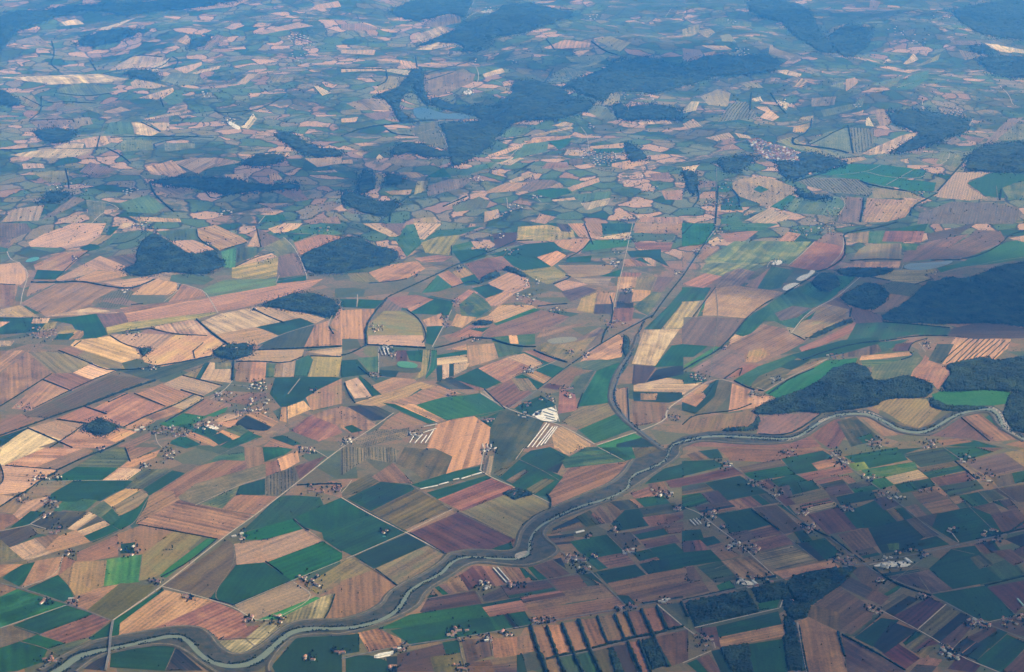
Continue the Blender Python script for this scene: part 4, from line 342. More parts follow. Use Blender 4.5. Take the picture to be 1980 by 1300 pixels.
LEV_N = [('T7','225 1290 350 1215 480 1150 560 1115 720 1090 1000 1035 1150 1040 1220 1085 1260 1150 1340 1205 1430 1195 1530 1135 1640 1040 1740 1000 1900 998'),
('T8','0 1000 140 960 240 905 258 858 330 800 480 730 590 655 612 622 650 608 760 590 950 605 1010 590 1024 540 1040 480 1110 410 1200 360 1400 270 1560 210 1640 140 1670 90 1690 68')]
LEV_S = [('T7','440 1300 570 1200 800 1150 980 1135 1080 1180 1180 1260 1260 1310'),
('T7','1560 1300 1555 1260 1600 1190 1660 1125 1720 1090 1900 1078'),
('T8','-20 1085 0 1080 150 1050 350 970 450 910 468 855 530 800 640 740 720 680 800 660 950 680 1080 688 1200 645 1255 602 1240 570 1170 520 1175 470 1270 410 1400 360 1600 290 1720 210 1840 130 1960 50'),
('T6','-20 1297 0 1290 100 1255 300 1275 500 1280 620 1270 720 1230 800 1170 900 1120 1030 1110 1110 1130 1200 1190 1300 1220 1430 1230 1520 1180 1600 1120 1720 1092 1795 1095 1830 1180 1980 1265')]
LEV_C = [('T5','1720 640 1700 720 1600 850 1555 970 1560 1040 1620 1120 1700 1190 1830 1290 1880 1320')]
CANAL = [('T5','1760 560 1720 640 1700 730 1625 850 1580 970 1585 1040 1640 1120 1720 1190 1850 1290 1900 1330')]
# floodplain between the levees
FLOOD = [('T7',0,'225 1300 350 1215 480 1150 720 1090 1000 1035 1150 1040 1220 1085 1260 1150 1340 1205 1430 1195 1530 1135 1640 1040 1740 1000 1980 1000 1980 1080 1720 1090 1660 1125 1600 1190 1560 1250 1500 1290 1440 1300 1240 1300 1180 1260 1080 1180 980 1135 800 1150 570 1200 440 1300'),
('T8',0,'0 1000 140 960 240 905 258 858 330 800 480 730 590 655 650 608 760 590 950 605 1010 590 1040 480 1110 410 1200 360 1400 270 1560 210 1640 140 1670 80 1780 40 1890 0 1977 0 1977 40 1840 130 1720 210 1600 290 1400 360 1270 410 1175 470 1170 520 1240 570 1255 602 1200 645 1080 688 950 680 800 660 720 680 640 740 530 800 468 855 450 910 350 970 150 1050 0 1080'),
('T6',0,'-90 1290 0 1235 150 1205 300 1210 450 1222 600 1230 680 1205 760 1150 850 1100 950 1080 1080 1080 1180 1125 1270 1172 1370 1190 1450 1160 1540 1100 1620 1075 1720 1055 1800 1055 1860 1090 1890 1170 1980 1225 1980 1265 1830 1190 1795 1100 1720 1095 1600 1125 1520 1185 1430 1232 1300 1222 1200 1192 1110 1132 1030 1112 900 1122 800 1172 720 1232 620 1272 500 1282 300 1277 100 1257 -60 1330'),
]
# pale gravel and quarry ground: tile, outline, label
PALE = [('T8','1005 618 1040 605 1080 598 1072 620 1030 645 1005 642','pale gravel bar in the river bend beside the levee'),('T6','580 1258 660 1240 690 1225 655 1258 560 1263','pale gravel bar by the upstream riverside field'),
('T6','1760 1070 1800 1072 1845 1110 1862 1180 1900 1222 1960 1240 1900 1200 1880 1150 1850 1095 1800 1060','white gravel bank along the sharp bend at the right'),('T6','1010 1085 1090 1090 1180 1135 1100 1105 1020 1097','white gravel strip on the upstream bend'),('T6','780 1145 840 1118 860 1122 800 1160','small gravel bank below the riverside forest'),
('T6','575 385 590 360 640 342 690 350 650 375 610 390','big white quarry floor beside the round wood'),('T6','660 320 690 300 735 290 740 268 776 275 735 310 690 335 660 330','white quarry track above the quarry floor'),
('T5','1110 1110 1160 1080 1240 1060 1265 1150 1190 1148 1150 1140','white concrete yard under the greenhouse rows'),('T4','1200 1165 1280 1185 1250 1200 1180 1175','pale farmyard beside the hamlet of long sheds'),('T6','510 240 540 212 580 212 570 240','pale yard of the white farm on the teal slope'),
('T9','1090 690 1160 668 1240 660 1330 672 1300 695 1180 692','pale yard of the roadside works'),('T8','190 1200 290 1180 305 1205 190 1228','pale yard of the long shed beside the near road'),
('T2','700 535 750 520 760 545 730 555','pale quarry scar above the lake'),('T2','800 70 860 55 890 60 830 80','pale clearing with buildings in the hazy forest'),('T9','320 770 400 775 430 800 330 795','pale yard of the highway hamlet'),
('T5','1130 1090 1170 1080 1150 1110 1100 1120','bare orange yard beside the greenhouse rows'),('T1','1310 710 1340 705 1350 715 1400 740 1380 760','pale yards of the scattered upper hamlet')]
PONDS = [('T2','410 640 440 625 500 625 600 665 680 655 780 680 700 695 560 690 440 698','wide blue lake below the wooded bank','lake'),
('T6','1280 265 1290 232 1450 227 1590 212 1510 250 1400 272','slender blue reservoir between the hedge and the long plantation','reservoir'),
('T5','320 802 370 797 445 815 440 835 420 840 330 835','bright green pond beside the greenhouse farm','pond'),
('T5','1190 675 1260 660 1360 656 1372 680 1320 690 1240 700 1200 692','pale khaki pond on the middle plain','pond'),
('T4','140 225 170 200 220 192 235 205 190 222','small turquoise pond at the left edge','pond'),('T8','238 512 258 512 258 520 240 520','tiny turquoise pool in the farm garden','pool')]
# clusters of buildings: tile, x, y, count, spread(px of the tile), phrase, kind (r red roofs, w white roofs, m mixed)
CLU = [('T7',905,772,3,28,'the farm by the straight white road junction','r'),('T7',1085,872,2,30,'the walled farm in the brown field','r'),('T7',430,890,3,30,'the farm by the lower left crossroad','m'),('T7',275,890,3,35,'the farm beside the grey lower left road','r'),('T7',280,1240,5,55,'the farm where the river leaves the picture','r'),
('T7',405,608,3,30,'the farm at the bend of the old channel','r'),('T7',750,600,4,55,'the farm atop the bright green square field','m'),('T7',1785,770,8,60,'the long hamlet beside the pale cream field','r'),('T7',1440,995,3,25,'the house at the bend above the river loop','r'),('T7',1615,995,4,40,'the farm on the levee by the pale plots','r'),
('T7',1830,245,7,65,'the farm behind the cypress row','r'),('T7',325,485,4,40,'the farm on the left purple field','r'),('T7',268,397,3,28,'the farm on the small left green strip','r'),('T7',300,328,4,40,'the farm over the two small green plots','r'),('T7',135,300,4,45,'the farm on the left hedge road','m'),('T7',238,172,5,45,'the upper farm of the left hedge road','m'),
('T7',350,180,2,22,'the white farm beside the big dark green field','w'),('T7',1400,515,4,50,'the farm at the corner of the pink field','m'),('T7',965,35,6,60,'the farm in the striped tan fields','m'),('T7',845,108,2,30,'the long white sheds under the tan field','w'),('T7',580,8,3,25,'the farm on the upper hedge road','m'),('T7',1785,15,6,45,'the farm above the white road end','m'),
('T7',1790,1220,3,35,'the house in the wooded island garden','r'),('T7',1958,1180,3,30,'the tree lined lane in the island garden','m'),('T7',1945,242,3,30,'the small house right of the cypress row','r'),
('T8',258,490,2,28,'the pool garden in the dark green field','r'),('T8',1025,265,3,35,'the square dark orchard','r'),('T8',860,18,4,35,'the white plots above the straight strip','w'),('T8',820,800,6,40,'the white farm on the south bank','m'),('T8',1005,798,4,35,'the farm at the white track end','r'),
('T8',1430,512,2,20,'the white barn on the south bank','r'),('T8',1360,650,10,60,'the hamlet at the levee bend','m'),('T8',1400,712,4,35,'the houses under the levee bend hamlet','m'),('T8',1470,630,2,22,'the green field below the white barn','r'),('T8',1680,592,6,45,'the lane farm among green fields','m'),('T8',1600,480,3,40,'the small lane farm above the green field','m'),
('T8',1125,1008,3,25,'the white house by the windbreak road','r'),('T8',1185,1000,3,30,'the wooded garden by the windbreak road','r'),('T8',690,1080,8,70,'the red hamlet on the near road','r'),('T8',850,1105,4,35,'the farm under the near road','m'),('T8',955,1080,3,25,'the house between hamlet and windbreaks','r'),('T8',340,1182,4,30,'the farm beside the long shed','m'),
('T8',690,1275,4,35,'the wooded farm at the lower edge','m'),('T8',1610,932,4,30,'the house above the strip fields','r'),('T8',1693,917,3,25,'the red house at the crossing above the strips','r'),('T8',1875,885,3,30,'the white sheds along the highway','w'),('T8',1838,265,5,40,'the farm below the river fork','m'),('T8',1905,272,3,25,'the small farm right of the river fork','m'),
('T8',1962,350,3,25,'the farm on the whitish lane top','r'),('T8',300,1275,2,20,'the dark garden at the lower edge','r'),('T8',365,1135,1,10,'the lone corner by the near road','r'),
('T9',610,38,5,40,'the farm at the top of the river plain','m'),('T9',250,92,5,40,'the farm by the upper plain lane','m'),('T9',410,205,6,55,'the lane farm between dark greens','m'),('T9',890,32,4,35,'the upper lane farm by the levee','m'),('T9',920,88,6,50,'the wooded lane farm beside the bright plot','m'),('T9',555,262,3,35,'the wooded farm under the lane farm','r'),
('T9',1075,172,4,40,'the farm beside the pale strip','m'),('T9',1145,272,3,30,'the dark garden left of the wooded hamlet','m'),('T9',1230,282,5,60,'the wooded hamlet in the plain','m'),('T9',952,345,5,40,'the pink farm above the green block','r'),('T9',692,377,4,30,'the red farm on the plain road','r'),('T9',720,458,5,40,'the pink hamlet on the plain road','r'),
('T9',742,492,2,25,'the yard under the pink hamlet','m'),('T9',148,390,5,40,'the farm on the whitish lane','r'),('T9',150,447,2,20,'the house by the white greenhouses','w'),('T9',238,465,2,22,'the farmyard on the sandy patch','m'),('T9',295,562,5,50,'the upper part of the lane hamlet','m'),('T9',392,592,6,40,'the lower part of the lane hamlet','r'),
('T9',330,775,4,20,'the white end of the highway hamlet','w'),('T9',450,775,8,70,'the highway hamlet','m'),('T9',945,650,12,60,'the crossroads village','r'),('T9',1230,668,8,70,'the roadside works','w'),('T9',1635,65,6,45,'the upper right lane farm','m'),('T9',1735,170,8,60,'the wooded farm by the pale grey field','m'),
('T9',1410,245,2,35,'the copse farm in the plain','m'),('T9',1570,482,3,35,'the farm by the short white lane','m'),('T9',1780,497,5,45,'the farm above the highway at the right','m'),('T9',1820,540,2,20,'the house under the highway at the right','r'),('T9',1332,592,2,25,'the houses above the highway','r'),('T9',1255,612,2,20,'the cottages above the works','r'),('T9',1400,627,2,20,'the cottage right of the works','r'),
('T9',658,902,3,30,'the red houses in the tree belt','r'),('T9',680,962,3,25,'the farm below the tree belt','r'),('T9',110,1118,7,60,'the walled farm left of the striped field','r'),('T9',1095,935,3,28,'the upper vineyard farm','r'),('T9',1137,960,2,20,'the lower vineyard farm','r'),('T9',1160,775,3,30,'the pale house under the works','m'),('T9',1385,862,3,25,'the pink house in the dark vines','r'),
('T9',1690,1020,7,45,'the big farm on the vineyard road','m'),('T9',1762,1040,2,18,'the tower house on the vineyard road','r'),('T9',1905,1003,6,50,'the hamlet at the lower right','r'),('T9',1530,1175,5,45,'the farm at the vineyard crossing','m'),('T9',1572,1210,5,35,'the pale farm at the vineyard crossing','m'),('T9',1960,975,3,25,'the last houses at the right edge','r'),
('T4',245,640,18,75,'the left plain village','r'),('T4',1395,715,6,50,'the estate farm','m'),('T4',865,827,5,40,'the farm on the long hedge','r'),('T4',1495,942,12,55,'the big farm over the dark green field','m'),('T4',1485,1060,12,80,'the pale hamlet','m'),('T4',1390,1102,3,25,'the plot by the dark purple field','r'),('T4',1300,1000,5,45,'the lane houses','m'),('T4',1190,1165,10,75,'the long sheds hamlet','m'),
('T4',980,1200,6,45,'the lane hamlet','m'),('T4',900,1212,3,30,'the lane end','m'),('T4',1060,1212,6,40,'the lane hamlet east','m'),('T4',805,1188,3,25,'the wooded plot','m'),('T4',1470,497,2,15,'the copse house','r'),('T4',140,1070,3,35,'the wooded farm at left','m'),('T4',1820,970,3,25,'the dark green farm','r'),('T4',760,632,4,45,'x','m'),('T4',1210,118,2,20,'x','w'),('T4',740,382,4,35,'x','m'),('T4',800,15,3,30,'x','m'),('T4',870,25,4,35,'x','m'),('T4',430,200,2,15,'x','r'),('T4',1885,40,4,35,'x','m'),('T4',1630,45,3,25,'x','m'),('T4',1540,215,2,30,'x','w'),
('T5',205,610,5,35,'x','r'),('T5',260,730,6,35,'x','w'),('T5',300,760,4,25,'x','r'),('T5',1105,345,6,40,'x','w'),('T5',1075,440,9,60,'x','w'),('T5',670,455,4,25,'x','r'),('T5',600,547,3,20,'x','r'),('T5',615,588,2,15,'x','m'),('T5',780,672,4,30,'x','r'),('T5',1240,502,4,35,'x','m'),('T5',1585,580,8,50,'x','m'),('T5',1660,387,3,25,'x','m'),('T5',1650,78,6,45,'x','m'),('T5',1580,230,5,35,'x','w'),('T5',1600,170,2,20,'x','w'),('T5',1000,170,6,45,'x','m'),('T5',820,147,4,35,'x','m'),('T5',920,70,3,25,'x','w'),('T5',1090,857,4,30,'x','w'),('T5',1305,960,5,35,'x','r'),('T5',1310,1000,2,18,'x','w'),('T5',1080,1052,3,22,'x','r'),('T5',1190,1012,4,35,'x','r'),('T5',840,1145,5,30,'x','r'),('T5',425,1220,5,30,'x','w'),('T5',20,1262,4,30,'x','w'),('T5',640,1000,2,25,'x','r'),('T5',1420,765,4,25,'x','r'),('T5',1330,745,3,25,'x','r'),('T5',1925,1120,4,30,'x','m'),('T5',190,882,3,25,'x','m'),('T5',680,260,3,25,'x','m'),('T5',1960,285,2,20,'x','w'),('T5',430,295,3,20,'x','r'),('T5',1060,1110,3,35,'x','w'),
('T6',80,885,8,50,'x','r'),('T6',545,225,4,30,'x','w'),('T6',690,50,7,60,'x','m'),('T6',785,22,10,80,'x','m'),('T6',210,45,6,35,'x','m'),('T6',880,775,5,40,'x','m'),('T6',545,905,4,40,'x','w'),('T6',1410,700,4,25,'x','r'),('T6',1130,1280,9,65,'x','m'),('T6',1445,1280,6,45,'x','r'),('T6',425,985,4,35,'x','m'),('T6',1440,292,2,35,'x','m'),('T6',240,720,2,15,'x','m'),('T6',140,130,3,25,'x','m'),('T6',90,165,3,20,'x','w'),
('T2',1530,925,34,60,'x','m'),('T2',1430,895,10,35,'x','m'),('T2',1720,560,14,90,'x','m'),('T2',790,1045,6,40,'x','m'),('T2',1010,1210,6,40,'x','m'),('T2',930,1255,5,40,'x','m'),('T2',1140,1140,4,25,'x','m'),('T2',1790,1100,6,40,'x','m'),('T2',1680,1275,6,40,'x','w'),('T2',250,1020,2,20,'x','m'),('T2',870,990,4,30,'x','m'),('T2',1700,1050,5,60,'x','m'),('T2',1450,735,4,30,'x','m'),('T2',735,535,6,25,'x','w'),('T2',770,355,3,20,'x','m'),('T2',860,60,6,30,'x','w'),('T2',1460,105,6,30,'x','w'),('T2',1010,360,3,20,'x','m'),
('T3',1560,660,26,60,'x','r'),('T3',220,1170,8,60,'x','m'),('T3',240,1080,4,40,'x','m'),('T3',880,1230,6,40,'x','m'),('T3',1910,840,5,40,'x','m'),('T3',1370,1125,4,30,'x','m'),('T3',350,310,10,50,'x','w'),('T3',290,130,5,20,'x','w'),('T3',1240,180,8,50,'x','m'),('T3',1350,240,8,80,'x','m'),('T3',1010,610,4,30,'x','w'),('T3',590,600,8,40,'x','w'),('T3',1500,90,6,50,'x','m'),('T3',160,1180,6,30,'x','m'),('T3',1490,1000,4,30,'x','m'),
('T1',1730,225,22,40,'x','r'),('T1',1770,270,8,40,'x','r'),('T1',760,1100,8,50,'x','w'),('T1',1300,1240,5,40,'x','w'),('T1',820,1290,5,40,'x','m'),('T1',330,1090,6,50,'x','m'),('T1',450,1090,5,50,'x','m'),('T1',1330,710,6,40,'x','w'),('T1',1200,550,5,30,'x','w'),('T1',1740,340,8,60,'x','m'),
]
TOWN = '375 815 440 808 520 840 600 865 650 880 660 915 690 940 640 950 560 935 490 925 430 890 400 850'
# greenhouses and long sheds: tile, x1 y1 x2 y2 (long axis), width m, colour, label
SHED = [('T8',458,243,560,222,14,'w','leftmost white greenhouse of the straight row in the green strip'),('T8',566,218,620,203,14,'w','second white greenhouse from the left in the straight row'),('T8',648,190,682,182,14,'w','third white greenhouse from the left in the straight row'),('T8',696,183,750,166,14,'w','fourth white greenhouse from the left in the straight row'),('T8',756,164,812,148,14,'w','rightmost white greenhouse of the straight row in the green strip'),
('T8',1357,497,1405,484,26,'w','big white barn standing alone on the south bank'),('T8',200,1215,300,1186,20,'w','long pale shed beside the near road'),('T8',880,700,955,785,10,'w','left white greenhouse tunnel on the south bank'),('T8',905,697,980,783,10,'w','right white greenhouse tunnel on the south bank'),
('T9',42,422,75,455,11,'w','leftmost white greenhouse beside the whitish lane'),('T9',62,418,95,452,11,'w','middle white greenhouse beside the whitish lane'),('T9',80,414,108,446,11,'w','rightmost white greenhouse beside the whitish lane'),('T9',1290,645,1325,672,34,'w','big white hall at the right end of the roadside works'),('T9',405,775,430,795,26,'w','white hall in the highway hamlet'),('T9',1940,880,1975,920,14,'c','pale turquoise greenhouse at the right edge'),
('T5',1172,1092,1232,1112,16,'w','top white greenhouse of the concrete yard'),('T5',1198,1075,1255,1095,16,'w','upper right white greenhouse of the concrete yard'),('T5',1180,1112,1240,1130,14,'w','middle white greenhouse of the concrete yard'),('T5',1190,1128,1250,1146,14,'w','lowest white greenhouse of the concrete yard'),('T5',1125,1098,1160,1108,22,'g','grey hall at the left end of the concrete yard'),
('T5',1080,1300,1190,1160,9,'w','leftmost white greenhouse tunnel of the sloping rows'),('T5',1105,1300,1205,1165,9,'w','second white greenhouse tunnel of the sloping rows'),('T5',1130,1300,1225,1180,9,'w','third white greenhouse tunnel of the sloping rows'),('T5',1155,1290,1240,1180,9,'w','fourth white greenhouse tunnel of the sloping rows'),('T5',1178,1280,1252,1180,9,'w','rightmost white greenhouse tunnel of the sloping rows'),
('T5',478,1180,555,1165,9,'w','top white tunnel at the left greenhouse farm'),('T5',395,1275,420,1235,9,'w','leftmost lower tunnel at the left greenhouse farm'),('T5',425,1275,470,1225,9,'w','second lower tunnel at the left greenhouse farm'),('T5',460,1275,495,1230,9,'w','third lower tunnel at the left greenhouse farm'),('T5',485,1275,535,1200,9,'w','rightmost lower tunnel at the left greenhouse farm'),('T5',475,1215,550,1190,8,'w','middle white tunnel at the left greenhouse farm'),
('T5',820,1280,822,1300,8,'w','left short tunnel below the orange field'),('T5',845,1280,846,1300,8,'w','middle short tunnel below the orange field'),('T5',868,1282,869,1300,8,'w','right short tunnel below the orange field'),
('T5',218,720,238,768,12,'g','leftmost grey shed of the pond farm'),('T5',240,718,258,766,12,'w','middle white shed of the pond farm'),('T5',262,716,278,764,12,'w','rightmost white shed of the pond farm'),
('T9',1148,678,1175,690,18,'w','small white hall at the left end of the roadside works'),('T8',1855,888,1880,880,18,'w','white shed along the highway, left one'),('T8',1885,884,1905,878,18,'w','white shed along the highway, right one')]
# ---------------------------------------------------------------- terrain height: flat river plain, rolling hills beyond it
TILE = {'T1': (0, 0, 3), 'T2': (660, 0, 3), 'T3': (1320, 0, 3), 'T4': (0, 433, 3), 'T5': (660, 433, 3), 'T6': (1320, 433, 3),
        'T7': (0, 866, 2.996), 'T8': (660, 866, 2.996), 'T9': (1320, 866, 2.996), 'TP': (1000, 1160, 6)}
_cp, _sp = math.cos(R(PITCH)), math.sin(R(PITCH))
def rays(px):
    """unit-less view rays (x right, y ahead, z up) of photo pixels"""
    px = np.asarray(px, float).reshape(-1, 2)
    a, b = px[:, 0] - 990, 650 - px[:, 1]
    return np.stack([a, FOC * _cp + b * _sp, -FOC * _sp + b * _cp], 1)
def flat(u, v):
    d = rays([(u, v)])[0]; k = -ALT / d[2]
    return d[0] * k, d[1] * k
def vnoise(x, y, seed):
    r = np.random.RandomState(seed).rand(64, 64)
    xi, yi = np.floor(x).astype(int), np.floor(y).astype(int)
    fx, fy = x - xi, y - yi
    fx, fy = fx * fx * (3 - 2 * fx), fy * fy * (3 - 2 * fy)
    g = lambda i, j: r[i % 64, j % 64]
    return (g(xi, yi) * (1 - fx) + g(xi + 1, yi) * fx) * (1 - fy) + (g(xi, yi + 1) * (1 - fx) + g(xi + 1, yi + 1) * fx) * fy
def sstep(a, b, x):
    t = np.clip((x - a) / (b - a), 0, 1); return t * t * (3 - 2 * t)
BUMPS = [(1890, 545, 900, 380, 70), (1850, 735, 600, 260, 45), (1560, 745, 700, 250, 30), (1500, 285, 900, 500, 60), (330, 490, 700, 400, 40),
         (900, 170, 900, 700, 90), (1250, 120, 1500, 900, 130), (980, 80, 1500, 900, 120), (300, 30, 2500, 1200, 150), (1600, 60, 1800, 1000, 120), (640, 20, 1400, 900, 110),
         (1700, 220, 900, 600, 80), (1850, 90, 1500, 1000, 130), (560, 90, 1300, 800, 80), (1330, 240, 800, 500, 50), (120, 430, 900, 500, 45), (750, 320, 700, 400, 40)]
_B = [(*flat(u, v), sx, sy, h) for u, v, sx, sy, h in BUMPS]
def height(x, y):
    ramp = sstep(14000, 17600, y - 0.12 * np.abs(x))
    amp = ramp * (72 + 30 * sstep(17000, 28000, y))
    h = amp * (1.2 * vnoise(x / 2300 + 9.3, y / 2600 + 3.1, 3) + 1.9 * vnoise(x / 950 + 1.7, y / 1150, 5) + 0.5 * vnoise(x / 420, y / 480, 8))
    for bx, by, sx, sy, bh in _B:
        q = ((x - bx) / sx) ** 2 + ((y - by) / sy) ** 2
        w = 1.35 * bh * np.exp(-q); h = h + np.where(w > 0.8, w - 0.8, 0)
    return h
G0 = 100.0
GX0, GX1, GY0, GY1 = -9500, 9500, 6000, 33000
_gx = np.arange(GX0, GX1 + 1, G0); _gy = np.arange(GY0, GY1 + 1, G0)
_mx, _my = np.meshgrid(_gx, _gy, indexing='ij')
HG = height(_mx, _my)
def level_lake():
    z0 = 70.0; q = np.array([float(v) for v in PONDS[0][1].split()]).reshape(-1, 2) / 3 + (660, 0)
    d = rays(q); p = d[:, :2] * ((z0 - ALT) / d[:, 2])[:, None]; c = p.mean(0)
    r = np.sqrt(((_mx - c[0]) / (np.ptp(p[:, 0]) * .62)) ** 2 + ((_my - c[1]) / (np.ptp(p[:, 1]) * .75)) ** 2)
    k = sstep(1.0, 1.9, r); return HG * k + z0 * (1 - k)
HG = level_lake()
def H(x, y):
    """terrain height on the triangles of the ground mesh"""
    x = np.asarray(x, float); y = np.asarray(y, float)
    u = np.clip((x - GX0) / G0, 0, len(_gx) - 1.001); v = np.clip((y - GY0) / G0, 0, len(_gy) - 1.001)
    i, j = np.floor(u).astype(int), np.floor(v).astype(int); a, b = u - i, v - j
    h00, h10, h01, h11 = HG[i, j], HG[i + 1, j], HG[i, j + 1], HG[i + 1, j + 1]
    return np.where(a > b, h00 + a * (h10 - h00) + b * (h11 - h10), h00 + b * (h01 - h00) + a * (h11 - h01))
def to_world(px):
    """where the sight lines of photo pixels first meet the terrain"""
    d = rays(px); lo = -(ALT - 900) / d[:, 2]; hi = -ALT / d[:, 2]
    n = 360; t0 = lo.copy(); t1 = hi.copy(); found = np.zeros(len(d), bool); prev = lo.copy()
    for k in range(1, n + 1):
        t = lo + (hi - lo) * k / n
        below = (ALT + d[:, 2] * t) <= H(d[:, 0] * t, d[:, 1] * t) + 1e-6
        new = below & ~found
        t0[new] = prev[new]; t1[new] = t[new]; found |= below; prev = t
    for _ in range(25):
        m = (t0 + t1) / 2
        below = (ALT + d[:, 2] * m) <= H(d[:, 0] * m, d[:, 1] * m)
        t1 = np.where(below, m, t1); t0 = np.where(below, t0, m)
    return np.stack([d[:, 0] * t1, d[:, 1] * t1], 1)
def nums(s): return np.array([float(q) for q in s.split()]).reshape(-1, 2)
def tpx(tile, s):
    ox, oy, k = TILE[tile]
    p = nums(s) if isinstance(s, str) else np.asarray(s, float).reshape(-1, 2)
    return p / k + (ox, oy)
def chaikin(p, n=1, closed=True):
    for _ in range(n):
        q = np.roll(p, -1, 0) if closed else p[1:]
        a = p if closed else p[:-1]
        r = np.empty((2 * len(a), 2)); r[0::2] = .75 * a + .25 * q; r[1::2] = .25 * a + .75 * q
        p = r if closed else np.vstack([p[:1], r, p[-1:]])
    return p
def resample(p, step):
    out = [p[0]]
    for a, b in zip(p[:-1], p[1:]):
        n = max(1, int(math.hypot(*(b - a)) / step))
        for k in range(1, n + 1): out.append(a + (b - a) * k / n)
    return np.array(out)
def ragged(p, amp, seed, step=2.5):
    """break a smooth outline into an uneven natural edge"""
    q = resample(np.vstack([p, p[:1]]), step)[:-1]; n = len(q)
    if n < 6: return p
    r = np.random.RandomState(seed); a = np.arange(n) * 2 * math.pi / n; d = np.zeros((n, 2))
    for k in range(2, max(4, n // 2)):
        d += (np.sin(k * a[:, None] + r.uniform(0, 6.28, 2)) * r.normal(size=2)) / max(2.0, k) ** .8
    return q + d * amp * (1, .5)
def grow(p, d):
    """push an outline outwards by d photo pixels (half as much in depth), so that neighbouring plots meet"""
    a = p - np.roll(p, 1, 0); b = np.roll(p, -1, 0) - p
    n = lambda e: np.stack([e[:, 1], -e[:, 0]], 1) / (np.linalg.norm(e, axis=1, keepdims=True) + 1e-9)
    m = n(a) + n(b); m /= np.maximum(np.linalg.norm(m, axis=1, keepdims=True), .5)
    sg = 1 if area(p) > 0 else -1
    return p + sg * m * d * (1, .62)
def area(p): x, y = p[:, 0], p[:, 1]; return 0.5 * np.sum(x * np.roll(y, -1) - y * np.roll(x, -1))
def inside(pt, poly):
    x, y = poly[:, 0], poly[:, 1]; x2, y2 = np.roll(x, -1), np.roll(y, -1)
    pt = np.asarray(pt, float).reshape(-1, 2); px, py = pt[:, :1], pt[:, 1:]
    c = ((y > py) != (y2 > py)) & (px < (x2 - x) * (py - y) / np.where(y2 == y, 1e-9, y2 - y) + x)
    return (c.sum(1) % 2) == 1

# ---------------------------------------------------------------- materials
def lin(c): return tuple(((v / 255) / 12.92 if v / 255 <= .04045 else ((v / 255 + .055) / 1.055) ** 2.4) for v in c)
def nodes(name):
    m = bpy.data.materials.new(name); m.use_nodes = True
    nt = m.node_tree; return m, nt, nt.nodes['Principled BSDF']
def N(nt, t, **kw):
    n = nt.nodes.new(t)
    for k, v in kw.items():
        if k.startswith('i_'): n.inputs[int(k[2:]) if k[2:].isdigit() else k[2:]].default_value = v
        else: setattr(n, k, v)
    return n
def math_(nt, op, a, b=None, c=None):
    n = nt.nodes.new('ShaderNodeMath'); n.operation = op
    for i, q in enumerate((a, b, c)):
        if q is None: continue
        if isinstance(q, (int, float)): n.inputs[i].default_value = q
        else: nt.links.new(q, n.inputs[i])
    return n.outputs[0]
def vscale(nt, vec, s):
    n = nt.nodes.new('ShaderNodeVectorMath'); n.operation = 'MULTIPLY'; nt.links.new(vec, n.inputs[0])
    if isinstance(s, tuple): n.inputs[1].default_value = s
    else: nt.links.new(s, n.inputs[1])
    return n.outputs[0]
def noise(nt, vec, scale, detail=2, dist=0.0, rough=.5):
    n = N(nt, 'ShaderNodeTexNoise'); n.inputs['Scale'].default_value = scale; n.inputs['Detail'].default_value = detail
    n.inputs['Distortion'].default_value = dist; n.inputs['Roughness'].default_value = rough
    nt.links.new(vec, n.inputs['Vector']); return n.outputs['Fac']
def ramp01(nt, fac, a, b, lo=0.0, hi=1.0):
    n = N(nt, 'ShaderNodeMapRange', interpolation_type='SMOOTHSTEP'); nt.links.new(fac, n.inputs[0])
    n.inputs[1].default_value, n.inputs[2].default_value, n.inputs[3].default_value, n.inputs[4].default_value = a, b, lo, hi
    return n.outputs[0]
def mixc(nt, fac, a, b, kind='MIX'):
    n = N(nt, 'ShaderNodeMix', data_type='RGBA', blend_type=kind)
    for i, q in ((0, fac), (6, a), (7, b)):
        if isinstance(q, (int, float)): n.inputs[i].default_value = q
        elif isinstance(q, tuple): n.inputs[i].default_value = (*q[:3], 1)
        else: nt.links.new(q, n.inputs[i])
    return n.outputs[2]
def rough(b, r=.95, spec=.1):
    b.inputs['Roughness'].default_value = r; b.inputs['Specular IOR Level'].default_value = spec

PAL = {'w': (226, 204, 160), 't': (204, 168, 132), 'o': (196, 152, 106), 'b': (154, 118, 86), 'r': (134, 94, 74), 'p': (122, 103, 86), 'l': (152, 130, 90),
       'k': (92, 108, 74), 'g': (66, 110, 70), 'G': (6, 82, 38), 'e': (62, 122, 58), 'y': (142, 132, 68), 'd': (80, 70, 60), 'D': (32, 48, 44), 'v': (118, 114, 80),
       'x': (156, 144, 104), 'X': (54, 60, 50), 's': (208, 156, 116), 'W': (92, 50, 46), 'E': (106, 142, 40)}
ALB_GAIN, ALB_OFF = 0.36, (0.002, 0.008, 0.012)
def albedo(c): return tuple(max(0.006, (v - o) * ALB_GAIN) for v, o in zip(lin(c), ALB_OFF))
MATE = {'w': 'to', 't': 'obw', 'o': 'bty', 'b': 'rol', 'r': 'bp', 'p': 'rdl', 'l': 'bky', 'k': 'gly', 'g': 'Gky', 'G': 'GGg', 'e': 'gGy', 'y': 'lko', 'd': 'pD', 'D': 'dX',
        'v': 'kl', 'x': 'lw', 'X': 'dk', 's': 'tb', 'W': 'rd', 'E': 'ey'}
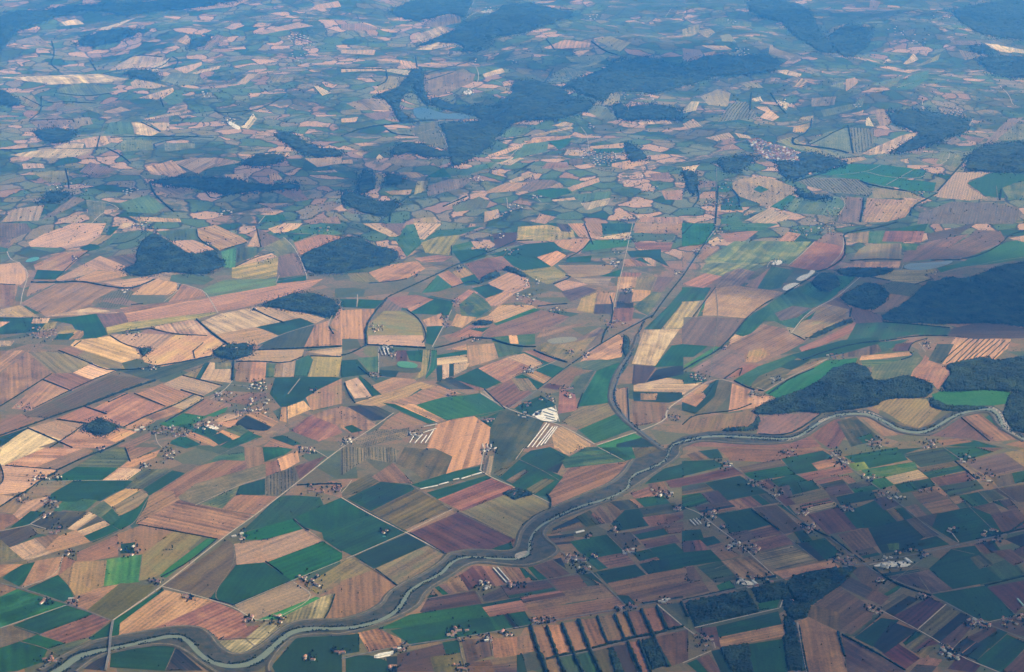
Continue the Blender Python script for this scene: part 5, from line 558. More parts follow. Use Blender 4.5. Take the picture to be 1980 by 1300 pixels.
COLOUR = {'w': 'cream', 't': 'tan', 'o': 'orange tan', 'b': 'brown', 'r': 'reddish brown', 'p': 'purplish brown', 'l': 'dull beige', 'k': 'grey green', 'g': 'mid green', 'G': 'dark green',
          'e': 'bright green', 'y': 'olive', 'd': 'dark purple grey', 'D': 'blackish', 'v': 'dotted grey', 'x': 'pale striped', 'X': 'dark striped', 's': 'pink striped', 'W': 'wine red', 'E': 'vivid yellow green'}

def field_material():
    m, nt, b = nodes('field'); L = nt.links; rough(b)
    pos = N(nt, 'ShaderNodeNewGeometry').outputs['Position']
    at = lambda n: N(nt, 'ShaderNodeAttribute', attribute_type='OBJECT', attribute_name=n)
    oi = N(nt, 'ShaderNodeObjectInfo')
    rot = N(nt, 'ShaderNodeVectorRotate', rotation_type='Z_AXIS'); L.new(pos, rot.inputs['Vector']); L.new(at('ang').outputs['Fac'], rot.inputs['Angle'])
    off = N(nt, 'ShaderNodeVectorMath', operation='ADD'); L.new(rot.outputs[0], off.inputs[0])
    rr = math_(nt, 'MULTIPLY', oi.outputs['Random'], 900.0); L.new(rr, off.inputs[1])
    v = off.outputs[0]
    flatv = vscale(nt, v, (1, 1, 0))
    streak = noise(nt, vscale(nt, flatv, (1 / 19, 1 / 420, 0)), 1.0, 3, 0.15, .6)
    broad = noise(nt, vscale(nt, flatv, (1 / 60, 1 / 900, 0)), 1.0, 2, 0.2)
    patch = noise(nt, flatv, 1 / 170, 4, .6, .6)
    fine = noise(nt, flatv, 1 / 16, 4, 0, .7)
    mixf = math_(nt, 'ADD', math_(nt, 'MULTIPLY', patch, .62), math_(nt, 'MULTIPLY', broad, .38))
    fac = ramp01(nt, mixf, .42, .62)
    fac = math_(nt, 'MULTIPLY', fac, at('mix').outputs['Fac'])
    col = mixc(nt, fac, oi.outputs['Color'], at('colb').outputs['Color'])
    sx = N(nt, 'ShaderNodeSeparateXYZ'); L.new(v, sx.inputs[0])
    row = math_(nt, 'SINE', math_(nt, 'DIVIDE', sx.outputs[0], math_(nt, 'DIVIDE', at('per').outputs['Fac'], 2 * math.pi)))
    rowv = math_(nt, 'MULTIPLY', row, at('row').outputs['Fac'])
    st = math_(nt, 'MULTIPLY', math_(nt, 'SUBTRACT', streak, .5), at('amp').outputs['Fac'])
    st2 = math_(nt, 'MULTIPLY', math_(nt, 'SUBTRACT', broad, .5), math_(nt, 'MULTIPLY', at('amp').outputs['Fac'], .8))
    fn = math_(nt, 'MULTIPLY', math_(nt, 'SUBTRACT', fine, .5), 1.7)
    pt = math_(nt, 'MULTIPLY', math_(nt, 'SUBTRACT', patch, .5), 1.1)
    wn1 = N(nt, 'ShaderNodeTexWhiteNoise', noise_dimensions='1D'); L.new(math_(nt, 'FLOOR', math_(nt, 'DIVIDE', sx.outputs[0], at('sw').outputs['Fac'])), wn1.inputs['W'])
    stp = math_(nt, 'MULTIPLY', math_(nt, 'SUBTRACT', wn1.outputs['Value'], .5), math_(nt, 'MULTIPLY', at('strip').outputs['Fac'], 1.7))
    st = math_(nt, 'ADD', st, stp)
    tot = math_(nt, 'ADD', math_(nt, 'ADD', math_(nt, 'ADD', st, st2), fn), math_(nt, 'ADD', math_(nt, 'ADD', rowv, pt), 1.0))
    tot = math_(nt, 'MAXIMUM', tot, .25)
    c2 = N(nt, 'ShaderNodeVectorMath', operation='SCALE'); L.new(col, c2.inputs[0]); L.new(tot, c2.inputs['Scale'])
    L.new(c2.outputs[0], b.inputs['Base Color'])
    return m
def ground_material():
    m, nt, b = nodes('ground'); L = nt.links; rough(b)
    pos = N(nt, 'ShaderNodeNewGeometry').outputs['Position']
    flatv = vscale(nt, pos, (1, 1, 0))
    wn_ = N(nt, 'ShaderNodeTexNoise'); wn_.inputs['Scale'].default_value = 1 / 420; wn_.inputs['Detail'].default_value = 3; L.new(flatv, wn_.inputs['Vector'])
    sub = N(nt, 'ShaderNodeVectorMath', operation='SUBTRACT'); L.new(wn_.outputs['Color'], sub.inputs[0]); sub.inputs[1].default_value = (.5, .5, .5)
    sc = N(nt, 'ShaderNodeVectorMath', operation='SCALE'); L.new(sub.outputs[0], sc.inputs[0]); sc.inputs['Scale'].default_value = 420
    ad = N(nt, 'ShaderNodeVectorMath', operation='ADD'); L.new(flatv, ad.inputs[0]); L.new(sc.outputs[0], ad.inputs[1])
    q = vscale(nt, ad.outputs[0], (1 / 210, 1 / 230, 0))
    vo = N(nt, 'ShaderNodeTexVoronoi', voronoi_dimensions='2D'); vo.inputs['Scale'].default_value = 1; L.new(q, vo.inputs['Vector'])
    ve = N(nt, 'ShaderNodeTexVoronoi', voronoi_dimensions='2D', feature='DISTANCE_TO_EDGE'); ve.inputs['Scale'].default_value = 1; L.new(q, ve.inputs['Vector'])
    sp = N(nt, 'ShaderNodeSeparateColor'); L.new(vo.outputs['Color'], sp.inputs[0])
    cr = N(nt, 'ShaderNodeValToRGB'); cr.color_ramp.interpolation = 'CONSTANT'; L.new(sp.outputs[0], cr.inputs[0])
    e = cr.color_ramp.elements
    seq = [(0, 'k'), (.14, 'g'), (.28, 'l'), (.40, 'y'), (.48, 'k'), (.60, 't'), (.70, 'g'), (.78, 'b'), (.86, 'G'), (.91, 't')]
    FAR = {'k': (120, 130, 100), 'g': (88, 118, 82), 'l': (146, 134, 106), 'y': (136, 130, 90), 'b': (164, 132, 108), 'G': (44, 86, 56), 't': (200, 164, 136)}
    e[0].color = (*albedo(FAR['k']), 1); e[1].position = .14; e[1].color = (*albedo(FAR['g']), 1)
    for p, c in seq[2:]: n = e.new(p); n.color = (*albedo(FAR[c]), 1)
    big = noise(nt, flatv, 1 / 900, 4, .5, .6)
    mid = noise(nt, flatv, 1 / 90, 4, .3, .6)
    fine = noise(nt, flatv, 1 / 22, 3, 0, .65)
    field = cr.outputs[0]
    sp3 = N(nt, 'ShaderNodeSeparateXYZ'); L.new(pos, sp3.inputs[0])
    wild = math_(nt, 'MULTIPLY', ramp01(nt, sp3.outputs[0], -1500, 2500), ramp01(nt, sp3.outputs[1], 16500, 20500))
    wild = math_(nt, 'ADD', math_(nt, 'MULTIPLY', wild, .05), math_(nt, 'MULTIPLY', ramp01(nt, sp3.outputs[1], 22000, 30000), .03))
    scrub = ramp01(nt, math_(nt, 'ADD', wild, math_(nt, 'ADD', math_(nt, 'MULTIPLY', big, .7), math_(nt, 'MULTIPLY', mid, .3))), .495, .56)
    col = mixc(nt, math_(nt, 'MULTIPLY', scrub, .8), field, albedo((46, 80, 56)))
    edge = ramp01(nt, math_(nt, 'ADD', ve.outputs['Distance'], math_(nt, 'MULTIPLY', math_(nt, 'SUBTRACT', fine, .5), .05)), .035, .08, 1, 0)
    col = mixc(nt, math_(nt, 'MULTIPLY', edge, .85), col, albedo((18, 50, 32)))
    q2 = vscale(nt, flatv, (1 / 240, 1 / 190, 0))
    v2 = N(nt, 'ShaderNodeTexVoronoi', voronoi_dimensions='2D'); v2.inputs['Scale'].default_value = 1; L.new(q2, v2.inputs['Vector'])
    s2 = N(nt, 'ShaderNodeSeparateColor'); L.new(v2.outputs['Color'], s2.inputs[0])
    verge = mixc(nt, s2.outputs[0], mixc(nt, s2.outputs[1], albedo((164, 132, 98)), albedo((96, 112, 74))), mixc(nt, s2.outputs[2], albedo((40, 88, 56)), albedo((168, 126, 92))))
    verge = mixc(nt, ramp01(nt, mid, .45, .7, 0, .7), verge, albedo((84, 96, 70)))
    sy = N(nt, 'ShaderNodeSeparateXYZ'); L.new(pos, sy.inputs[0])
    plain = ramp01(nt, sy.outputs[1], 13600, 15200)
    col = mixc(nt, plain, verge, col)
    k = math_(nt, 'ADD', math_(nt, 'MULTIPLY', math_(nt, 'SUBTRACT', fine, .5), 1.0), math_(nt, 'ADD', math_(nt, 'MULTIPLY', math_(nt, 'SUBTRACT', mid, .5), .7), 1.0))
    c2 = N(nt, 'ShaderNodeVectorMath', operation='SCALE'); L.new(col, c2.inputs[0]); L.new(k, c2.inputs['Scale'])
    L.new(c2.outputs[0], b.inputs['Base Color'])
    return m
def mottled(name, c1, c2, scale, lo=.4, hi=.6, detail=3, r=.95, spec=.1, objvar=False):
    m, nt, b = nodes(name); rough(b, r, spec)
    pos = N(nt, 'ShaderNodeNewGeometry').outputs['Position']
    f = ramp01(nt, noise(nt, pos, scale, detail, .2, .6), lo, hi)
    c1, c2 = (tuple(q * .64 for q in c) for c in (c1, c2))
    col = mixc(nt, f, c1, c2)
    if objvar:
        oi = N(nt, 'ShaderNodeObjectInfo')
        k = math_(nt, 'ADD', math_(nt, 'MULTIPLY', oi.outputs['Random'], .7), .65)
        s = N(nt, 'ShaderNodeVectorMath', operation='SCALE'); nt.links.new(col, s.inputs[0]); nt.links.new(k, s.inputs['Scale']); col = s.outputs[0]
    nt.links.new(col, b.inputs['Base Color']); return m
M = {'field': field_material(), 'ground': ground_material()}
M['wood'] = mottled('wood', (.002, .009, .004), (.026, .048, .016), 1 / 110, .34, .74, 7)
M['leaf'] = mottled('leaf', (.004, .012, .006), (.013, .028, .011), 1 / 14, .35, .65, 4)
M['treeleaf'] = mottled('tree_leaf', (.005, .014, .007), (.016, .032, .013), 1 / 6, .35, .65, 3, objvar=True)
M['olive'] = mottled('olive_leaf', (.030, .046, .032), (.055, .068, .045), 1 / 8, .4, .6)
M['bark'] = mottled('bark', (.05, .038, .028), (.09, .07, .05), .5)
M['gravel'] = mottled('gravel_road', (.36, .33, .28), (.25, .225, .19), 1 / 25, .35, .7)
M['asphalt'] = mottled('asphalt', (.15, .15, .14), (.10, .10, .10), 1 / 40)
M['track'] = mottled('earth_track', (.17, .14, .10), (.09, .085, .055), 1 / 30)
M['flood'] = mottled('floodplain_grass', (.022, .030, .020), (.060, .055, .036), 1 / 45, .35, .65, 5)
M['levee'] = mottled('levee_grass', (.045, .052, .034), (.085, .072, .050), 1 / 35, .35, .65, 5)
M['pale'] = mottled('pale_gravel', (.29, .265, .235), (.17, .155, .13), 1 / 18, .4, .65, 5)
M['bright'] = mottled('bright_yard', (.60, .57, .52), (.42, .39, .35), 1 / 14, .4, .65, 4)
M['wall'] = mottled('render_wall', (.74, .68, .60), (.62, .56, .48), .2, objvar=True)
M['roofr'] = mottled('terracotta_roof', (.30, .150, .110), (.21, .105, .085), .4, objvar=True)
M['roofw'] = mottled('pale_roof', (.46, .44, .42), (.36, .35, .33), .2, objvar=True)
M['roofb'] = mottled('old_tile_roof', (.24, .15, .11), (.17, .12, .095), .4, objvar=True)
M['white'] = mottled('white_sheeting', (.56, .56, .55), (.40, .40, .40), .05)
M['grey'] = mottled('grey_roof', (.30, .30, .31), (.22, .22, .23), .08)
M['cyan'] = mottled('green_glass', (.30, .50, .46), (.22, .40, .38), .1)
M['concrete'] = mottled('concrete', (.34, .33, .31), (.26, .25, .24), .2)
def water(name, c, r=.2, spec=.25):
    m, nt, b = nodes(name); rough(b, r, spec)
    pos = N(nt, 'ShaderNodeNewGeometry').outputs['Position']
    f = noise(nt, pos, 1 / 60, 3, .3)
    nt.links.new(mixc(nt, f, tuple(v * .55 for v in c), tuple(v * .8 for v in c)), b.inputs['Base Color'])
    bp = N(nt, 'ShaderNodeBump'); bp.inputs['Strength'].default_value = .15; bp.inputs['Distance'].default_value = .3
    nt.links.new(noise(nt, pos, 1 / 5, 2), bp.inputs['Height']); nt.links.new(bp.outputs[0], b.inputs['Normal'])
    return m
M['river'] = water('river_water', (.115, .140, .100), .35, .15); M['lake'] = water('lake_water', (.012, .045, .090), .3, .12); M['green_pond'] = water('green_pond', (.050, .17, .07), .4, .1)
M['khaki_pond'] = water('khaki_pond', (.17, .16, .10), .5, .05); M['pool'] = water('pool_water', (.04, .18, .17), .3, .1)

# ---------------------------------------------------------------- object helpers
def tag(o, label, cat, group=None, kind=None):
    o['label'] = label; o['category'] = cat
    if group: o['group'] = group
    if kind: o['kind'] = kind
    return o
def obj(name, verts, faces, m, parent=None, smooth=False):
    me = bpy.data.meshes.new(name); me.from_pydata([tuple(map(float, v)) for v in verts], [], [tuple(map(int, f)) for f in faces]); me.update()
    if smooth: me.polygons.foreach_set('use_smooth', [True] * len(me.polygons))
    me.materials.append(M[m] if isinstance(m, str) else m)
    o = bpy.data.objects.new(name, me); COL.objects.link(o)
    if parent: o.parent = parent
    return o
_o = 'zeroth first second third fourth fifth sixth seventh eighth ninth tenth eleventh twelfth thirteenth fourteenth fifteenth sixteenth seventeenth eighteenth nineteenth'.split()
ORD = _o + [(t[:-1] + 'ieth' if k == 0 else t + '-' + _o[k]) for t in ('twenty', 'thirty', 'forty', 'fifty') for k in range(10)]
def drape(name, p, off, m):
    """a sheet following the terrain inside outline p (world xy), cut along the triangles of the ground mesh"""
    if area(p) < 0: p = p[::-1]
    c0 = p.mean(0); vv, _, ff, *_ = delaunay_2d_cdt([Vector(q - c0) for q in p], [], [list(range(len(p)))], 1, 1e-3)
    bm = bmesh.new(); bv = [bm.verts.new((q.x + c0[0], q.y + c0[1], 0)) for q in vv]
    for f in ff: bm.faces.new([bv[k] for k in f])
    x0, y0 = p.min(0); x1, y1 = p.max(0)
    i0, i1, j0, j1 = int((x0 - GX0) // G0), int((x1 - GX0) // G0) + 2, int((y0 - GY0) // G0), int((y1 - GY0) // G0) + 2
    i0, j0 = max(i0, 0), max(j0, 0)
    if np.ptp(HG[i0:i1, j0:j1]) > 1e-6:
        def cut(co, no):
            bmesh.ops.bisect_plane(bm, geom=bm.verts[:] + bm.edges[:] + bm.faces[:], dist=1e-3, plane_co=co, plane_no=no)
        for i in range(i0 + 1, i1): cut((GX0 + i * G0, 0, 0), (1, 0, 0))
        for j in range(j0 + 1, j1): cut((0, GY0 + j * G0, 0), (0, 1, 0))
        for k in range(i0 - j1, i1 - j0 + 1): cut((GX0 + k * G0, GY0, 0), (.70710678, -.70710678, 0))
    bm.verts.ensure_lookup_table()
    co = np.array([v.co[:2] for v in bm.verts]); z = H(co[:, 0], co[:, 1]) + off
    for v, q in zip(bm.verts, z): v.co.z = q
    for f in bm.faces:
        f.normal_update()
        if f.normal.z < 0: f.normal_flip()
    me = bpy.data.meshes.new(name); bm.to_mesh(me); bm.free(); me.materials.append(M[m]); me.polygons.foreach_set('use_smooth', [True] * len(me.polygons))
    o = bpy.data.objects.new(name, me); COL.objects.link(o); return o
def side(p, w):
    """left and right edges of a strip of width w along p"""
    t = np.gradient(p, axis=0); t /= np.linalg.norm(t, axis=1, keepdims=True) + 1e-9
    n = np.stack([-t[:, 1], t[:, 0]], 1); return p + n * w / 2, p - n * w / 2
def ribbon(name, p, w, off, m):
    a, b = side(p, w); n = len(p)
    A = np.column_stack([a, H(a[:, 0], a[:, 1]) + off]); B = np.column_stack([b, H(b[:, 0], b[:, 1]) + off])
    v = np.vstack([A, B]); f = [(i, i + n, i + n + 1, i + 1) for i in range(n - 1)]
    return obj(name, v, f, m)
def ico(sub):
    bm = bmesh.new(); bmesh.ops.create_icosphere(bm, subdivisions=sub, radius=1)
    v = np.array([q.co[:] for q in bm.verts]); f = np.array([[w.index for w in q.verts] for q in bm.faces]); bm.free(); return v, f
ICO = {s: ico(s) for s in (1, 2)}
def blobs(name, pts, m, sub=1, seed=1):
    """many small leafy crowns (x, y, ground z, radius, height factor) as one mesh"""
    r = np.random.RandomState(seed); v0, f0 = ICO[sub]; pts = np.asarray(pts, float); n = len(pts)
    j = 1 + .3 * r.uniform(-1, 1, (n, len(v0), 1))
    v = v0[None] * j * pts[:, None, 3:4]
    v[:, :, 2] *= pts[:, None, 4]
    v[:, :, 0] += pts[:, None, 0]; v[:, :, 1] += pts[:, None, 1]; v[:, :, 2] += (pts[:, 2] + pts[:, 3] * pts[:, 4] * .8)[:, None]
    f = f0[None] + (np.arange(n) * len(v0))[:, None, None]
    me = bpy.data.meshes.new(name); V = v.reshape(-1, 3); F = f.reshape(-1, 3)
    me.vertices.add(len(V)); me.vertices.foreach_set('co', V.ravel()); me.loops.add(F.size); me.loops.foreach_set('vertex_index', F.ravel())
    me.polygons.add(len(F)); me.polygons.foreach_set('loop_start', np.arange(0, F.size, 3)); me.update(calc_edges=True); me.validate()
    me.materials.append(M[m]); o = bpy.data.objects.new(name, me); COL.objects.link(o); return o

# ---------------------------------------------------------------- ground
def build_ground():
    xs = np.concatenate([[-90000, -45000, -20000], _gx, [20000, 45000, 90000]]); ys = np.concatenate([[-30000, -5000], _gy, [40000, 60000, 90000]])
    Z = np.zeros((len(xs), len(ys))); Z[3:-3, 2:-3] = HG
    X, Y = np.meshgrid(xs, ys, indexing='ij'); V = np.stack([X, Y, Z], -1).reshape(-1, 3)
    ny = len(ys); I, J = np.meshgrid(np.arange(len(xs) - 1), np.arange(ny - 1), indexing='ij'); a = (I * ny + J).ravel()
    F = np.concatenate([np.stack([a, a + ny, a + ny + 1], 1), np.stack([a, a + ny + 1, a + 1], 1)])
    o = obj('ground', V, F, 'ground', smooth=True)
    tag(o, 'wide farmland plain rising into rolling hills', 'ground', kind='structure')
build_ground()

# ---------------------------------------------------------------- landmarks used in descriptions
LAND = []
for t, x, y, n, s, ph, k in CLU:
    if ph != 'x': LAND.append((tpx(t, [(x, y)])[0], ph))
for t, s, lab in WOODS:
    if len(lab.split()) <= 9: LAND.append((tpx(t, s).mean(0), 'the ' + lab))
for t, s, lab, c in PONDS:
    if len(lab.split()) <= 9: LAND.append((tpx(t, s).mean(0), 'the ' + lab))
LP = np.array([q[0] for q in LAND])
def name_by_landmark(items, what):
    """items: pixel positions. 'third nearest <what> to <landmark>', counted over all items, so that each label holds for one only"""
    P = np.array(items); out = []
    D = np.linalg.norm((P[:, None] - LP[None]) * (1, 1.9), axis=2); rank = np.argsort(np.argsort(D, axis=0), axis=0)
    for i in range(len(P)):
        for l in np.argsort(rank[i] * 4 + D[i] / 25):
            k = rank[i, l]
            if k < 12: break
        else: l = int(np.argmin(rank[i])); k = min(rank[i, l], 57)
        out.append(f"{'nearest' if k == 0 else ORD[k + 1] + ' nearest'} {what[i]} to {LAND[l][1]}")
    return out

# ---------------------------------------------------------------- fields
FIELDS = []
for t, s in (('T1', T1), ('T2', T2), ('T3', T3), ('T4', T4), ('T5', T5), ('T6', T6), ('T7', T7), ('T8', T8), ('T9', T9), ('TP', TP)):
    for part in s.replace('\n', '|').split('|'):
        c, *q = part.split(); FIELDS.append((t, c, tpx(t, ' '.join(q))))
def split_strips():
    out = []; r = random.Random(31)
    for t, c, p in FIELDS:
        near_right = t == 'T9' or (t == 'T8' and p[:, 0].mean() > 960 and p[:, 1].mean() > 940)
        if near_right and len(p) == 4 and c[0] not in 'W' and r.random() < .5 and abs(area(p)) > 350:
            a, b = np.linalg.norm((p[1] - p[0]) * (1, 1.9)), np.linalg.norm((p[2] - p[1]) * (1, 1.9)); q = p if a > b else np.roll(p, -1, 0)
            if r.random() < .3: q = np.roll(q, -1, 0)
            n = r.choice([2, 2, 3, 4]); e = [0] + sorted(r.uniform(.15, .85) for _ in range(n - 1)) + [1]
            for f, g in zip(e[:-1], e[1:]):
                if g - f < .06: continue
                cc = c if r.random() < .45 else r.choice(['G-', 'G-', 'G', 'G-', 'k-', 'p-', 'G-', 'r', 'y-', 'D', 'g-', 'b', 'l-'])
                out.append((t, cc, np.array([q[0] + (q[3] - q[0]) * f, q[1] + (q[2] - q[1]) * f, q[1] + (q[2] - q[1]) * g, q[0] + (q[3] - q[0]) * g])))
        else: out.append((t, c, p))
    return out
FIELDS = split_strips()
def seg_hit(p, q):
    a, b = p, np.roll(p, -1, 0); c, d = q, np.roll(q, -1, 0)
    cr = lambda u, v: u[..., 0] * v[..., 1] - u[..., 1] * v[..., 0]
    A, B, C, D = a[:, None], b[:, None], c[None], d[None]
    return bool(np.any((cr(B - A, C - A) * cr(B - A, D - A) < 0) & (cr(D - C, A - C) * cr(D - C, B - C) < 0)))
def layers(polys):
    lay = []; bb = [(p.min(0), p.max(0)) for p in polys]
    for i, p in enumerate(polys):
        used, low = set(), 0
        for j in range(i):
            if np.any(bb[j][0] > bb[i][1]) or np.any(bb[j][1] < bb[i][0]): continue
            q = polys[j]; ins = inside(p, q).mean()
            if ins > 0 or inside(q, p).any() or seg_hit(p, q):
                used.add(lay[j])
                if ins > .5: low = max(low, lay[j] + 1)
        k = low
        while k in used: k += 1
        lay.append(k)
    return lay
def build_fields():
    px = [f[2] for f in FIELDS]
    dense = []
    for t, c, p in FIELDS:
        if t in ('T1', 'T2', 'T3'): p = ragged(p, .7, len(dense), 4)
        else: p = grow(p, 1.0 if t in ('TP',) else 2.1)
        dense.append(p)
    cuts = np.cumsum([len(p) for p in dense])[:-1]
    W = np.split(to_world(np.vstack(dense)), cuts)
    lay = layers(W)
    par = list(range(len(FIELDS)))                           # outlines cut by a tile border are one field
    def find(i):
        while par[i] != i: i = par[i]
        return i
    for ax, val in ((0, 660), (0, 1320), (1, 433), (1, 866)):
        touch = []
        for i, p in enumerate(px):
            on = np.abs(p[:, ax] - val) < 2.6
            if on.sum() >= 2:
                q = p[on][:, 1 - ax]
                if np.ptp(q) > 4: touch.append((i, p[:, ax].mean() < val, q.min(), q.max()))
        for i, si, a, b in touch:
            if not si: continue
            best = max(((min(b, d) - max(a, c), j) for j, sj, c, d in touch if not sj), default=(0, 0))
            if best[0] > .35 * (b - a): par[find(best[1])] = find(i)
    groups = {}
    for i in range(len(FIELDS)): groups.setdefault(find(i), []).append(i)
    what = [COLOUR[f[1][0]] + ' field' for f in FIELDS]
    by = {}
    for i, w in enumerate(what): by.setdefault(w, []).append(i)
    labels = [''] * len(what)
    for w, idx in by.items():
        for i, l in zip(idx, name_by_landmark([px[i].mean(0) for i in idx], [w] * len(idx))): labels[i] = l
    for mem in groups.values():
        i = max(mem, key=lambda q: abs(area(W[q]))); (t, c, p), w = FIELDS[i], W[i]
        o = drape('field', w, .3 + .12 * lay[i], 'field')
        if len(mem) > 1:
            bm = bmesh.new(); bm.from_mesh(o.data)
            for q in mem:
                if q != i:
                    e = drape('field', W[q], .3 + .12 * lay[q], 'field'); bm.from_mesh(e.data); me = e.data; bpy.data.objects.remove(e); bpy.data.meshes.remove(me)
            bm.to_mesh(o.data); bm.free()
        base = c[0]; k = {'+': 1.16, '-': .88 if base in 'GgeE' else .76}.get(c[1:], 1.0) * rng.uniform(.94, 1.06)
        col = np.array(PAL[base]) * k + np.array([rng.uniform(-6, 6) for _ in range(3)])
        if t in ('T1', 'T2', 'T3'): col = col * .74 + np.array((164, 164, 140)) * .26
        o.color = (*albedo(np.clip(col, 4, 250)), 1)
        mate = np.array(PAL[rng.choice(MATE[base])]) * k; f = rng.uniform(.35, .8)
        o['colb'] = [float(q) for q in albedo(np.clip(col * (1 - f) + mate * f, 4, 250))]
        e = np.roll(w, -1, 0) - w; m = np.argmax(np.linalg.norm(e, axis=1)); ang = math.atan2(e[m, 1], e[m, 0])
        o['ang'] = math.pi / 2 - ang
        o['strip'] = rng.choice([.15, .3, .4] if t in ('T8', 'T9') else [0, .1, .2, .3]) if base not in 'Ges' else rng.choice([0, 0, .08]); o['sw'] = rng.choice([22, 30, 45] if t in ('T8', 'T9') else [35, 50, 80, 120])
        o['mix'] = rng.uniform(.5, 1.0)
        o['amp'] = {'s': 1.0, 'x': 1.3, 'X': 1.2, 'v': .5, 'G': .45, 'e': .5, 'E': .4, 'W': 1.2, 'd': .9, 'p': .7}.get(base, .75) * rng.uniform(1.1, 2.2)
        o['per'] = {'s': 34, 'x': 20, 'X': 15, 'v': 17}.get(base, rng.choice([24, 30, 40, 55]))
        o['row'] = {'s': .16, 'x': .22, 'X': .35, 'v': .22, 'W': .2}.get(base, rng.choice([.03, .07, .11, .16]))
        tag(o, labels[i], 'field', 'patchwork fields', 'structure')
build_fields()

# ---------------------------------------------------------------- river, levees, canal
def joined(parts): return np.vstack([tpx(t, s) for t, s in parts])
def build_river():
    for t, _, s in FLOOD:
        tag(drape('floodplain', to_world(tpx(t, s)), 1.9 + {'T7': 0, 'T8': .06, 'T6': .03}[t], 'flood'), {'T7': 'grassy floodplain of the lower river loop', 'T8': 'grassy floodplain of the middle river bends', 'T6': 'grassy floodplain of the upstream river'}[t], 'floodplain', kind='structure')
    n = chaikin(joined(RIV_N), 2, False); s = chaikin(joined(RIV_S), 2, False)
    near = s[np.argmin(np.linalg.norm(n[:, None] - s[None], axis=2), axis=1)]; near2 = n[np.argmin(np.linalg.norm(s[:, None] - n[None], axis=2), axis=1)]
    n, s = n * .86 + near * .14, s * .86 + near2 * .14
    w = to_world(np.vstack([n, s[::-1]]))
    tag(drape('river', w, 2.4, 'river'), 'grey green river winding in loops across the plain', 'river', kind='structure')
    cw = resample(to_world(chaikin(tpx(*CANAL[0]), 2, False)), 20)
    tag(ribbon('canal', cw, 9, 2.5, 'lake'), 'narrow canal curving down to the river', 'canal', kind='structure')
    f = [-1, -.42, -.2, .2, .42, 1]; hz = [1.6, 5.2, 5.6, 5.6, 5.2, 1.6]
    for parts, lab, wd in ((LEV_N, 'north levee with a track on its crest', 34), (LEV_S[:1], 'south levee under the lower river loop', 32), (LEV_S[1:], 'south levee from the island garden to the sharp bend', 32), (LEV_C, 'curved bank beside the canal', 34)):
        p = resample(to_world(chaikin(joined(parts), 2, False)), 12); n = len(p); r = np.random.RandomState(n)
        t = np.gradient(p, axis=0); t /= np.linalg.norm(t, axis=1, keepdims=True); nn = np.stack([-t[:, 1], t[:, 0]], 1)
        wj = wd / 2 * (1 + .12 * np.sin(np.arange(n) / 9.) + .1 * r.uniform(-1, 1, n))
        V = np.concatenate([np.column_stack([p + nn * (wj * k)[:, None], H(p[:, 0], p[:, 1]) + z]) for k, z in zip(f, hz)])
        F = [(k * n + i, k * n + i + 1, (k + 1) * n + i + 1, (k + 1) * n + i) for k in range(5) for i in range(n - 1)]
        tag(obj('levee', V, F, 'levee', smooth=True), lab, 'levee', kind='structure')
        tag(ribbon('levee_track', p, 4.0 if parts is LEV_C else 6.5, 6.0, 'track'), 'track on the ' + lab.replace(' with a track on its crest', ' crest'), 'track', kind='structure')
build_river()
for t, s, lab in PALE:
    tag(drape('gravel_bank', to_world(chaikin(tpx(t, s), 1)), 2.9, 'bright' if 'quarry' in lab or 'yard' in lab else 'pale'), lab, 'gravel', kind='structure')
for t, s, lab, c in PONDS:
    mm = {'lake': 'lake', 'reservoir': 'lake', 'pool': 'pool'}.get(c, 'green_pond' if 'green' in lab else 'pool' if 'turquoise' in lab else 'khaki_pond')
    p = to_world(chaikin(tpx(t, s), 2 if c != 'pool' else 0)); z = H(p[:, 0], p[:, 1])
    o = drape('lake' if c == 'lake' else 'reservoir' if c == 'reservoir' else 'pond' if c == 'pond' else 'pool', p, 3.0, mm)
    tag(o, lab, c, kind='structure')

# ---------------------------------------------------------------- roads and bridge
def build_roads():
    KIND = {'w': ('white_road', 'pale gravel road', 'gravel'), 'g': ('grey_road', 'grey asphalt road', 'asphalt'), 't': ('farm_track', 'brown farm track', 'track')}
    P = [tpx(t, s) for t, c, w, s in ROADS]; labels = [''] * len(P)
    for c in 'wgt':
        idx = [i for i, q in enumerate(ROADS) if q[1] == c]
        for i, l in zip(idx, name_by_landmark([P[i][len(P[i]) // 2] for i in idx], [KIND[c][1]] * len(idx))): labels[i] = l
    for i, (t, c, w, s) in enumerate(ROADS):
        p = resample(to_world(chaikin(P[i], 2, False)), 22)
        if len(p) < 3: p = resample(p, 5)
        tag(ribbon(KIND[c][0], p, w * (.6 if t in ('T1', 'T2', 'T3') else .85), 2.1 + .012 * i, KIND[c][2]), labels[i], 'road', 'country roads', 'structure')
build_roads()
def box(bm, c, s, rz=0):
    m = bmesh.ops.create_cube(bm, size=1)['verts']
    for v in m:
        x, y, z = v.co.x * s[0], v.co.y * s[1], v.co.z * s[2]
        v.co = (c[0] + x * math.cos(rz) - y * math.sin(rz), c[1] + x * math.sin(rz) + y * math.cos(rz), c[2] + z)
def bmobj(name, bm, m, parent=None):
    me = bpy.data.meshes.new(name); bm.to_mesh(me); bm.free(); me.materials.append(M[m])
    o = bpy.data.objects.new(name, me); COL.objects.link(o); o.parent = parent; return o
